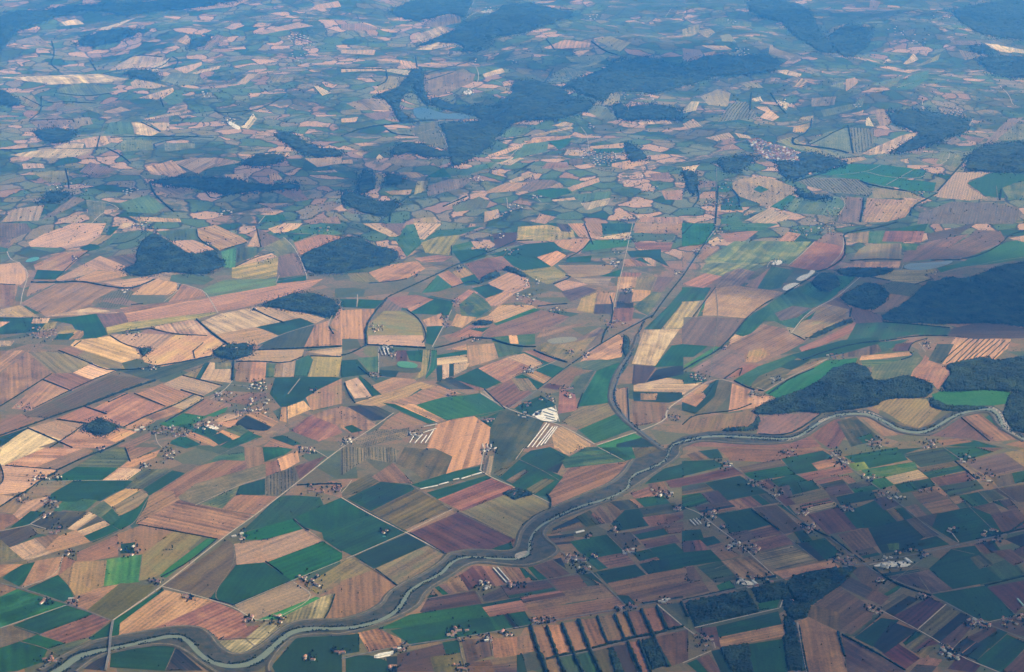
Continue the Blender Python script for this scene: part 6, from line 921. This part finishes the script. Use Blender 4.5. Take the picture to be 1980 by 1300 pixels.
def build_bridge():
    a, b, c, d = to_world(tpx('T7', '655 1000 642 1085 634 1195 612 1290'))
    e = bpy.data.objects.new('road_bridge', None); COL.objects.link(e)
    tag(e, 'long narrow grey road bridge over the lower river loop', 'bridge')
    path = resample(np.array([a, b, c, d]), 15); n = len(path)
    zs = 2.3 + 6.5 * np.sin(np.linspace(0, math.pi, n)) ** .6
    def strip(name, off, w, h, dz, m):
        t = np.gradient(path, axis=0); t /= np.linalg.norm(t, axis=1, keepdims=True); nn = np.stack([-t[:, 1], t[:, 0]], 1); V = []
        for k, z in ((-.5, 0), (.5, 0), (.5, 1), (-.5, 1)): V.append(np.column_stack([path + nn * (off + k * w), zs + dz + z * h]))
        F = [(k * n + i, k * n + i + 1, ((k + 1) % 4) * n + i + 1, ((k + 1) % 4) * n + i) for k in range(4) for i in range(n - 1)]
        return obj(name, np.vstack(V), F, m, e)
    strip('deck', 0, 9, 1.4, 0, 'asphalt'); strip('parapet', 4.75, .5, 2.4, 0, 'concrete'); strip('parapet', -4.75, .5, 2.4, 0, 'concrete')
    for k in range(3, n - 3, 4):
        bm = bmesh.new(); t = path[k + 1] - path[k]
        box(bm, (path[k][0], path[k][1], zs[k] / 2), (2.0, 7, max(zs[k], 1) - .05), math.atan2(t[1], t[0])); bmobj('pier', bm, 'concrete', e)
build_bridge()

# ---------------------------------------------------------------- woods, orchards, hedges
def canopy(name, poly, sp, hgt, m, seed):
    """closed uneven canopy of a wood"""
    r = np.random.RandomState(seed); x0, y0 = poly.min(0) - sp; x1, y1 = poly.max(0) + sp
    nx, ny = int((x1 - x0) / sp) + 2, int((y1 - y0) / sp) + 2
    X, Y = np.meshgrid(x0 + np.arange(nx) * sp, y0 + np.arange(ny) * sp, indexing='ij')
    X = X + r.uniform(-.42, .42, X.shape) * sp; Y = Y + r.uniform(-.42, .42, X.shape) * sp
    ins = np.concatenate([inside(q, poly) for q in np.array_split(np.column_stack([X.ravel(), Y.ravel()]), max(1, nx * ny // 4000))]).reshape(X.shape)
    big = vnoise(X / (sp * 7), Y / (sp * 7), seed % 50)
    gap = vnoise(X / (sp * 4) + 7, Y / (sp * 4), seed % 40 + 3) * r.uniform(.5, 1.5, X.shape)
    Zc = H(X, Y) + np.where(ins, hgt * (.45 + .75 * big) * r.uniform(.45, 1.3, X.shape) + 2.5, -1.5)
    Zc = np.where(ins & (gap > (.93 if seed < 60 else .86)), H(X, Y) + 2.6, Zc)
    V = np.stack([X, Y, Zc], -1).reshape(-1, 3)
    I, J = np.meshgrid(np.arange(nx - 1), np.arange(ny - 1), indexing='ij'); a = (I * ny + J).ravel()
    any_ = (ins[:-1, :-1] | ins[1:, :-1] | ins[:-1, 1:] | ins[1:, 1:]).ravel(); a = a[any_]
    F = np.concatenate([np.stack([a, a + ny, a + ny + 1], 1), np.stack([a, a + ny + 1, a + 1], 1)])
    used = np.unique(F); remap = np.zeros(len(V), int); remap[used] = np.arange(len(used))
    return obj(name, V[used], remap[F], m)
for i, (t, s, lab) in enumerate(WOODS):
    p = to_world(tpx(t, s) if t in ('TP', 'T9', 'T8') else ragged(chaikin(tpx(t, s), 1), 1.0 if 'lake' in lab else 1.8 if t in ('T4', 'T5', 'T6') else 3.0, 7 + i)); d = float(np.mean(p[:, 1]))
    tag(canopy('wood', p, 8.5 if d < 12500 else 11 if d < 16500 else 22, 11 if d < 16500 else 15, 'wood', 11 + i), lab, 'wood', kind='stuff')
def build_groves():
    for i, (t, s, sp, lab) in enumerate(GROVES):
        p = to_world(tpx(t, s)); e = np.roll(p, -1, 0) - p; m = np.argmax(np.linalg.norm(e, axis=1)); u = e[m] / np.linalg.norm(e[m]); n = np.array([-u[1], u[0]])
        c = p.mean(0); R_ = np.max(np.linalg.norm(p - c, axis=1)); k = int(R_ / sp) + 1; r = np.random.RandomState(i)
        g = np.array([c + u * a * sp * 1.0 + n * b * sp * 1.25 for a in range(-k, k + 1) for b in range(-k, k + 1)]) + r.uniform(-1.2, 1.2, ((2 * k + 1) ** 2, 2))
        g = g[inside(g, p)]; g = g[r.rand(len(g)) > .1]
        rad = sp * r.uniform(.10, .21, len(g))
        tag(blobs('orchard_trees', np.column_stack([g, H(g[:, 0], g[:, 1]) + .5, rad, np.full(len(g), .9)]), 'olive' if t in ('T8', 'T5', 'T4') else 'leaf', 1, i), lab, 'orchard', kind='stuff')
build_groves()
def hedge(p, w, seed):
    r = np.random.RandomState(seed); p = resample(p, w * .42); n = len(p)
    if n < 3: p = resample(p, w * .1); n = len(p)
    t = np.gradient(p, axis=0); t /= np.linalg.norm(t, axis=1, keepdims=True) + 1e-9; nn = np.stack([-t[:, 1], t[:, 0]], 1)
    k = np.clip(.55 + .75 * vnoise(np.arange(n) / 3.1, np.zeros(n) + seed * 1.7, seed % 60) * r.uniform(.7, 1.35, n), .3, 1.5)
    V = []; m = 6
    for j in range(m):
        a = math.pi * j / (m - 1)
        q = k * r.uniform(.78, 1.22, n)
        off = nn * (math.cos(a) * w / 2 * q)[:, None] + t * (r.uniform(-.2, .2, n) * w * .4)[:, None]
        z = math.sin(a) * w * .62 * q + (-1.0 if j in (0, m - 1) else 2.0)
        V.append(np.column_stack([p + off, H(p[:, 0], p[:, 1]) + z]))
    V = np.vstack(V); F = [(j * n + i, j * n + i + 1, (j + 1) * n + i + 1, (j + 1) * n + i) for j in range(m - 1) for i in range(n - 1)]
    F += [tuple(j * n for j in range(m)), tuple(j * n + n - 1 for j in range(m))]
    return obj('hedge', V, F, 'leaf')
def build_hedges():
    P = [tpx(t, s) for t, w, s in HEDGES]
    lab = name_by_landmark([q.mean(0) for q in P], ['dark hedge'] * len(P))
    for i, (t, w, s) in enumerate(HEDGES):
        tag(hedge(to_world(chaikin(P[i], 1, False) if t != 'TP' else P[i]), w * 1.12, 5 + i), lab[i], 'hedge', 'hedges between the fields')
build_hedges()

# ---------------------------------------------------------------- houses, sheds, trees
def dup(root, loc, rz, sc=1.0):
    r = root.copy(); COL.objects.link(r); r.location = loc; r.rotation_euler = (0, 0, rz); r.scale = (sc, sc, sc)
    for ch in root.children:
        c = ch.copy(); COL.objects.link(c); c.parent = r
        for g in ch.children:
            d = g.copy(); COL.objects.link(d); d.parent = c
    return r
def house_parts(L, Wd, Hh):
    """walls with gables, pitched roof with eaves, chimney"""
    l, w = L / 2, Wd / 2; rz = Hh + Wd * .26
    wall = ([(-l, -w, 0), (l, -w, 0), (l, w, 0), (-l, w, 0), (-l, -w, Hh), (l, -w, Hh), (l, w, Hh), (-l, w, Hh), (-l, 0, rz), (l, 0, rz)],
            [(0, 1, 5, 4), (2, 3, 7, 6), (1, 2, 6, 9, 5), (3, 0, 4, 8, 7), (0, 3, 2, 1)])
    a, b, s = l + .7, w + .7, .26 * 2; z0 = Hh - .7 * s * .5 + .15; top = rz + .2
    V = []
    for dz in (0, .35): V += [(-a, -b, z0 + dz), (a, -b, z0 + dz), (a, 0, top + dz), (-a, 0, top + dz), (a, b, z0 + dz), (-a, b, z0 + dz)]
    roof = (V, [(6, 7, 8, 9), (9, 8, 10, 11), (0, 3, 2, 1), (3, 5, 4, 2), (0, 1, 7, 6), (5, 11, 10, 4), (0, 6, 9, 3), (3, 9, 11, 5), (1, 2, 8, 7), (2, 4, 10, 8)])
    c = .5; cx, cy = l * .5, w * .3; cz = rz - .5
    ch = ([(cx + i * c, cy + j * c, k) for k in (cz - 1.0, cz + 1.8) for i, j in ((-1, -1), (1, -1), (1, 1), (-1, 1))], [(0, 1, 5, 4), (1, 2, 6, 5), (2, 3, 7, 6), (3, 0, 4, 7), (4, 5, 6, 7), (3, 2, 1, 0)])
    return wall, roof, ch
SIZES = [(17, 11, 6.5), (22, 12, 7), (13, 9, 5.5), (28, 12, 5.5), (15, 13, 7.5)]
PROTO = {}
def house(kind, size, loc, rz, sc):
    key = (kind, size)
    if key not in PROTO:
        e = bpy.data.objects.new('house', None); COL.objects.link(e)
        w, r, c = house_parts(*SIZES[size])
        obj('wall', *w, 'wall', e); ro = obj('roof', *r, {'r': 'roofr', 'w': 'roofw', 'b': 'roofb'}[kind], e); obj('chimney', *c, 'wall', ro)
        PROTO[key] = e; e.location = loc; e.rotation_euler = (0, 0, rz); e.scale = (sc, sc, sc); return e
    return dup(PROTO[key], loc, rz, sc)
def tree_proto(k):
    r = np.random.RandomState(40 + k); e = bpy.data.objects.new('tree', None); COL.objects.link(e)
    tr = [(.32 * math.cos(a) * q, .32 * math.sin(a) * q, z) for z, q in ((0, 1.3), (2.5, 1), (5, .6)) for a in np.arange(6) * math.pi / 3]
    obj('trunk', tr, [(i * 6 + j, i * 6 + (j + 1) % 6, (i + 1) * 6 + (j + 1) % 6, (i + 1) * 6 + j) for i in range(2) for j in range(6)], 'bark', e)
    V, F = [], []; v0, f0 = ICO[1]; n = 26                      # crown of many leafy clumps with gaps between them
    for i in range(n):
        d = r.normal(size=3); d /= np.linalg.norm(d); q = r.uniform(.35, 1) ** .6
        c = d * (3.6, 3.6, 3.2) * q + (0, 0, 6.2); s = r.uniform(1.1, 1.9)
        F.append(f0 + len(v0) * i); V.append(v0 * (1 + .3 * r.uniform(-1, 1, (len(v0), 1))) * s + c)
    obj('crown', np.vstack(V), np.vstack(F), 'treeleaf', e)
    return e
def build_settlements():
    C = []
    for t, x, y, n, sp, ph, kind in CLU:
        ox, oy, k = TILE[t]; C.append([np.array([x / k + ox, y / k + oy]), n, sp / k, ph, kind])
    C.sort(key=lambda q: -q[0][1])
    total = 0; far_r, far_w, far_wall = [], [], []
    trees_stuff = []; near_trees = []; ntree = 0; tp = [tree_proto(k) for k in range(4)]; used = set()
    for ci, (c, n, sp, ph, kind) in enumerate(C):
        r = np.random.RandomState(100 + ci)
        rz0 = r.uniform(0, math.pi)
        q = np.column_stack([r.uniform(-1, 1, n) * sp, r.uniform(-1, 1, n) * sp * .5])
        for _ in range(60):                                      # push houses apart
            for i in range(n):
                for j in range(i):
                    d = (q[i] - q[j]) * (1, 1.9); m = np.linalg.norm(d) + 1e-6
                    if m < 8: s = d / m * (8 - m) * .25; q[i] += s / (1, 1.9); q[j] -= s / (1, 1.9)
        q = q[np.argsort(q[:, 0])] + c
        w = to_world(q); z = H(w[:, 0], w[:, 1])
        single = ph != 'x' and total + n <= 300 and c[1] > 690
        if single: total += n
        for i in range(n):
            hk = 'w' if kind == 'w' or (kind == 'm' and r.rand() < .3) else 'b' if r.rand() < .3 else 'r'
            sz = int(r.choice(5, p=[.3, .25, .2, .15, .1])); rz = rz0 + r.choice([0, math.pi / 2]) + r.normal() * .08; sc = r.uniform(.85, 1.15)
            if single:
                o = house(hk, sz, (w[i, 0], w[i, 1], z[i] + 1.4), rz, sc)
                nm = {'r': 'red-roofed', 'w': 'pale-roofed', 'b': 'brown-roofed'}[hk]
                place = 'only house' if n == 1 else ('leftmost' if i == 0 else 'rightmost' if i == n - 1 else ORD[i + 1] + ' from left') + ' house'
                tag(o, f'{nm} {place} at {ph}', 'house', 'farmhouses and barns of the plain')
            else:
                wl, rf, chm = house_parts(*SIZES[sz]); cs, sn = math.cos(rz), math.sin(rz); sc *= .95
                for (V, F), bucket in ((wl, far_wall), (rf, far_w if hk == 'w' else far_r)):
                    V = np.array(V) * sc; bucket.append((np.column_stack([V[:, 0] * cs - V[:, 1] * sn + w[i, 0], V[:, 0] * sn + V[:, 1] * cs + w[i, 1], V[:, 2] + z[i] + 1.4]), F))
        k = int(9 + n * 3.2); a = np.column_stack([r.normal(size=k) * sp * .8, r.normal(size=k) * sp * .45]) + c
        tw = to_world(a); tz = H(tw[:, 0], tw[:, 1]); keep = np.min(np.linalg.norm(tw[:, None] - w[None], axis=2), axis=1) > 12
        tw, tz, a = tw[keep], tz[keep], a[keep]; od = np.argsort(a[:, 0]); tw, tz = tw[od], tz[od]
        m = min(len(tw), 4) if (single and ntree < 300) else 0
        m = min(m, 300 - ntree)
        sel = od[:0]
        if m:
            pick = np.linspace(0, len(tw) - 1, m).astype(int); pick = sorted(set(pick.tolist())); m = len(pick)
            for i, pi_ in enumerate(pick):
                v = int(r.randint(4)); s = r.uniform(.9, 1.5); loc = (tw[pi_, 0], tw[pi_, 1], tz[pi_] + 1.2)
                if v in used: o = dup(tp[v], loc, r.uniform(0, 6), s)
                else: used.add(v); o = tp[v]; o.location = loc; o.scale = (s, s, s)
                place = 'only' if m == 1 else 'leftmost' if i == 0 else 'rightmost' if i == m - 1 else ORD[i + 1] + ' from left'
                tag(o, f'round dark tree {place} at {ph}', 'tree', 'single trees around the farms')
            ntree += m
            left = [i for i in range(len(tw)) if i not in pick]
        else: left = range(len(tw))
        for i in left: trees_stuff.append((tw[i, 0], tw[i, 1], tz[i] + 1, r.uniform(3.0, 6.4) * (1 if c[1] > 860 else .85), r.uniform(.9, 1.4)))
    # hill town, houses packed on the ridge
    r = np.random.RandomState(3); poly = tpx('T3', TOWN); lo, hi = poly.min(0), poly.max(0)
    pts = lo + r.rand(900, 2) * (hi - lo); pts = pts[inside(pts, poly)]; kept = []
    for p in pts:
        if all(np.linalg.norm((p - k) * (1, 1.7)) > 2.9 for k in kept) and np.linalg.norm((p - (1482, 289)) / (9, 4)) > 1: kept.append(p)
    w = to_world(np.array(kept)); z = H(w[:, 0], w[:, 1])
    for (x, y), h in zip(w, z):
        wl, rf, _ = house_parts(*SIZES[r.randint(5)]); a = r.choice([.5, .5 + math.pi / 2]) + r.normal() * .2; sc = r.uniform(1.4, 2.1)
        for (V, F), bucket in ((wl, far_wall), (rf, far_w if r.rand() < .15 else far_r)):
            V = np.array(V) * sc; bucket.append((np.column_stack([V[:, 0] * math.cos(a) - V[:, 1] * math.sin(a) + x, V[:, 0] * math.sin(a) + V[:, 1] * math.cos(a) + y, V[:, 2] + h + 1.4]), F))
    me_v, me_f, me_m = [], [], []
    for mi, bucket in enumerate((far_wall, far_r, far_w)):
        for V, F in bucket:
            b = len(me_v); me_v += [tuple(v) for v in V]; me_f += [tuple(i + b for i in f) for f in F]; me_m += [mi] * len(F)
    o = obj('distant_houses', me_v, me_f, 'wall'); o.data.materials.append(M['roofr']); o.data.materials.append(M['roofw']); o.data.polygons.foreach_set('material_index', me_m)
    tag(o, 'tiny distant houses of the hill town, villages and farms', 'houses', kind='stuff')
    return trees_stuff
TREES = build_settlements()
def build_sheds():
    P = [(tpx(t, [(x1, y1), (x2, y2)])) for t, x1, y1, x2, y2, w, c, l in SHED]
    for p, (t, x1, y1, x2, y2, w, c, lab) in zip(P, SHED):
        w *= .62; a, b = to_world(p); d = b - a; L = np.linalg.norm(d); rz = math.atan2(d[1], d[0]); mid = (a + b) / 2
        e = bpy.data.objects.new('greenhouse' if 'greenhouse' in lab or 'tunnel' in lab else 'shed', None); COL.objects.link(e)
        e.location = (mid[0], mid[1], float(H(*mid)) + 2.9); e.rotation_euler = (0, 0, rz)
        n = 8; hw = w / 2; base = 2.2; V = []; arc = min(.34, 4 / w)
        for sx in (-L / 2, L / 2):
            for k in range(n + 1): an = math.pi * k / n; V.append((sx, math.cos(an) * (hw + .25), base + math.sin(an) * w * arc))
        F = [(k, k + 1, n + 2 + k, n + 1 + k) for k in range(n)] + [tuple(range(n, -1, -1)), tuple(range(n + 1, 2 * n + 2))]
        obj('roof', V, F, {'w': 'white', 'g': 'grey', 'c': 'cyan'}[c], e)
        bm = bmesh.new(); box(bm, (0, 0, base / 2), (L - .4, w, base)); bmobj('wall', bm, 'white' if c != 'g' else 'concrete', e)
        tag(e, lab, 'greenhouse' if 'greenhouse' in lab or 'tunnel' in lab else 'shed', 'greenhouses and sheds')
build_sheds()
def scatter():
    """trees dotted over the hills and along field edges"""
    r = np.random.RandomState(21); out = list(TREES)
    px = np.column_stack([r.uniform(-30, 2010, 9000), 1 + 470 * r.rand(9000) ** .8]); w = to_world(px)
    dens = vnoise(w[:, 0] / 600, w[:, 1] / 700, 12); keep = r.rand(len(w)) < .15 + 1.1 * np.clip(dens - .3, 0, 1)
    w = w[keep]
    for x, y in w: out.append((x, y, float(H(x, y)) + 1, r.uniform(3, 6.5) * (1 + .35 * (y > 19000)), r.uniform(.8, 1.2)))
    ed = []
    for t, c, p in FIELDS:                                        # trees along some field margins
        if r.rand() < .5:
            q = resample(np.vstack([p, p[:1]]), 3.2); k = r.randint(len(q)); m = int(r.uniform(2, 12)); ed.append(np.roll(q, -k, 0)[:m])
    for t, q, lab in WOODS:
        if t in ('TP', 'T9'): continue
        q = tpx(t, q); q = resample(np.vstack([q, q[:1]]), 1.6); k = len(q)
        if t in ('T1', 'T2', 'T3', 'T4'): ed.append(np.repeat(q, 3, 0) + r.normal(size=(3 * k, 2)) * (7, 3))
        ed.append(q[r.rand(k) < .75] + r.normal(size=2) * .3); q = q + r.normal(size=(k, 2)) * (2.6, 1.4); ed.append(q[r.rand(k) < .7])
    ed = to_world(np.vstack(ed) + r.uniform(-.8, .8, (sum(map(len, ed)), 2)))
    for x, y in ed: out.append((x, y, float(H(x, y)) + 1, r.uniform(1.8, 4.2) * (1 + .6 * (y > 16000)), r.uniform(.8, 1.3)))
    for part in (RIV_N, RIV_S, CANAL, CANAL):                                   # bushes along the river banks
        q = resample(chaikin(joined(part), 2, False), 1.5); q = to_world(q + r.normal(size=q.shape) * (1.6, .9)); m = vnoise(np.arange(len(q)) / 14., np.zeros(len(q)) + len(q), 4) + .35 * r.rand(len(q)) > .62
        for x, y in q[m]: out.append((x, y, float(H(x, y)) + 2.2, r.uniform(2.2, 4.6), r.uniform(.8, 1.2)))
    px = np.column_stack([r.uniform(0, 1980, 1100), r.uniform(470, 1300, 1100)]); w = to_world(px)
    for x, y in w: out.append((x, y, float(H(x, y)) + 1, r.uniform(1.8, 3.6), r.uniform(.8, 1.3)))
    tag(blobs('scattered_trees', out, 'leaf', 1, 5), 'countless small dark trees dotted over fields and hills', 'trees', kind='stuff')
scatter()

# ---------------------------------------------------------------- haze
def build_haze():
    bm = bmesh.new(); box(bm, (0, 30000, 2150), (200000, 140000, 4500))
    m = bpy.data.materials.new('haze'); m.use_nodes = True; nt = m.node_tree; nt.nodes.clear()
    out = nt.nodes.new('ShaderNodeOutputMaterial'); v = nt.nodes.new('ShaderNodeVolumePrincipled')
    v.inputs['Color'].default_value = (*HAZE_COLOR, 1); v.inputs['Density'].default_value = HAZE_DENSITY; v.inputs['Anisotropy'].default_value = 0
    v.inputs['Absorption Color'].default_value = (1, 1, 1, 1)
    nt.links.new(v.outputs[0], out.inputs['Volume']); m.cycles.homogeneous_volume = True
    M['haze'] = m; o = bmobj('haze', bm, 'haze'); tag(o, 'thin blue haze over the whole landscape', 'haze', kind='stuff')
build_haze()

# ---------------------------------------------------------------- unseen clouds added above the view to shade near air and some land
def build_added_clouds():
    sx, sy, sz = _d
    def ground_to_cloud(u, v, z):
        x, y = flat(u, v); k = z / sz; return x + sx * k, y + sy * k
    C = [(3300, 2900, 5050, 5600, 4000, 430, .007)]  # dense unseen volume added to keep sun off the air close to the camera
    for u, v, rx, ry, dens in ((1580, 1090, 1750, 1250, .0011), (1840, 560, 1500, 1300, .0013), (480, 372, 1900, 900, .0010), (1180, 150, 2300, 1000, .0007), (200, 40, 2000, 1200, .0005), (1640, 60, 2300, 1200, .0006)):
        x, y = ground_to_cloud(u, v, 5200); C.append((x, y, 5200, rx, ry, 330, dens))
    v0, f0 = ico(5)
    for i, (x, y, z, rx, ry, rz, dens) in enumerate(C):
        q = 1 + .5 * (vnoise(v0[:, 0] * 2.2 + 7 * i + 20, v0[:, 1] * 2.2 + 31, 5 + i) - .5) + .3 * (vnoise(v0[:, 0] * 5 + 40, v0[:, 1] * 5 + 3 * i + 9, 15 + i) - .5)
        if i == 0: q = q * 0 + 1
        V = v0 * (rx, ry, rz) * q[:, None]
        m = bpy.data.materials.new('added_cloud'); m.use_nodes = True; nt = m.node_tree; nt.nodes.clear()
        out = nt.nodes.new('ShaderNodeOutputMaterial'); v = nt.nodes.new('ShaderNodeVolumePrincipled'); v.inputs['Color'].default_value = (.95, .95, .95, 1); v.inputs['Density'].default_value = dens
        nt.links.new(v.outputs[0], out.inputs['Volume']); m.cycles.homogeneous_volume = True
        o = obj('added_cloud', V + (x, y, z), f0, m, smooth=True)
        tag(o, 'unseen volume added to cast shade, high above the ' + ('aircraft', 'near right plain', 'right hill forest', 'left middle hills', 'upper ridge', 'upper left hills', 'upper right hills')[i], 'added_cloud', 'unseen added shade volumes', 'structure')
build_added_clouds()
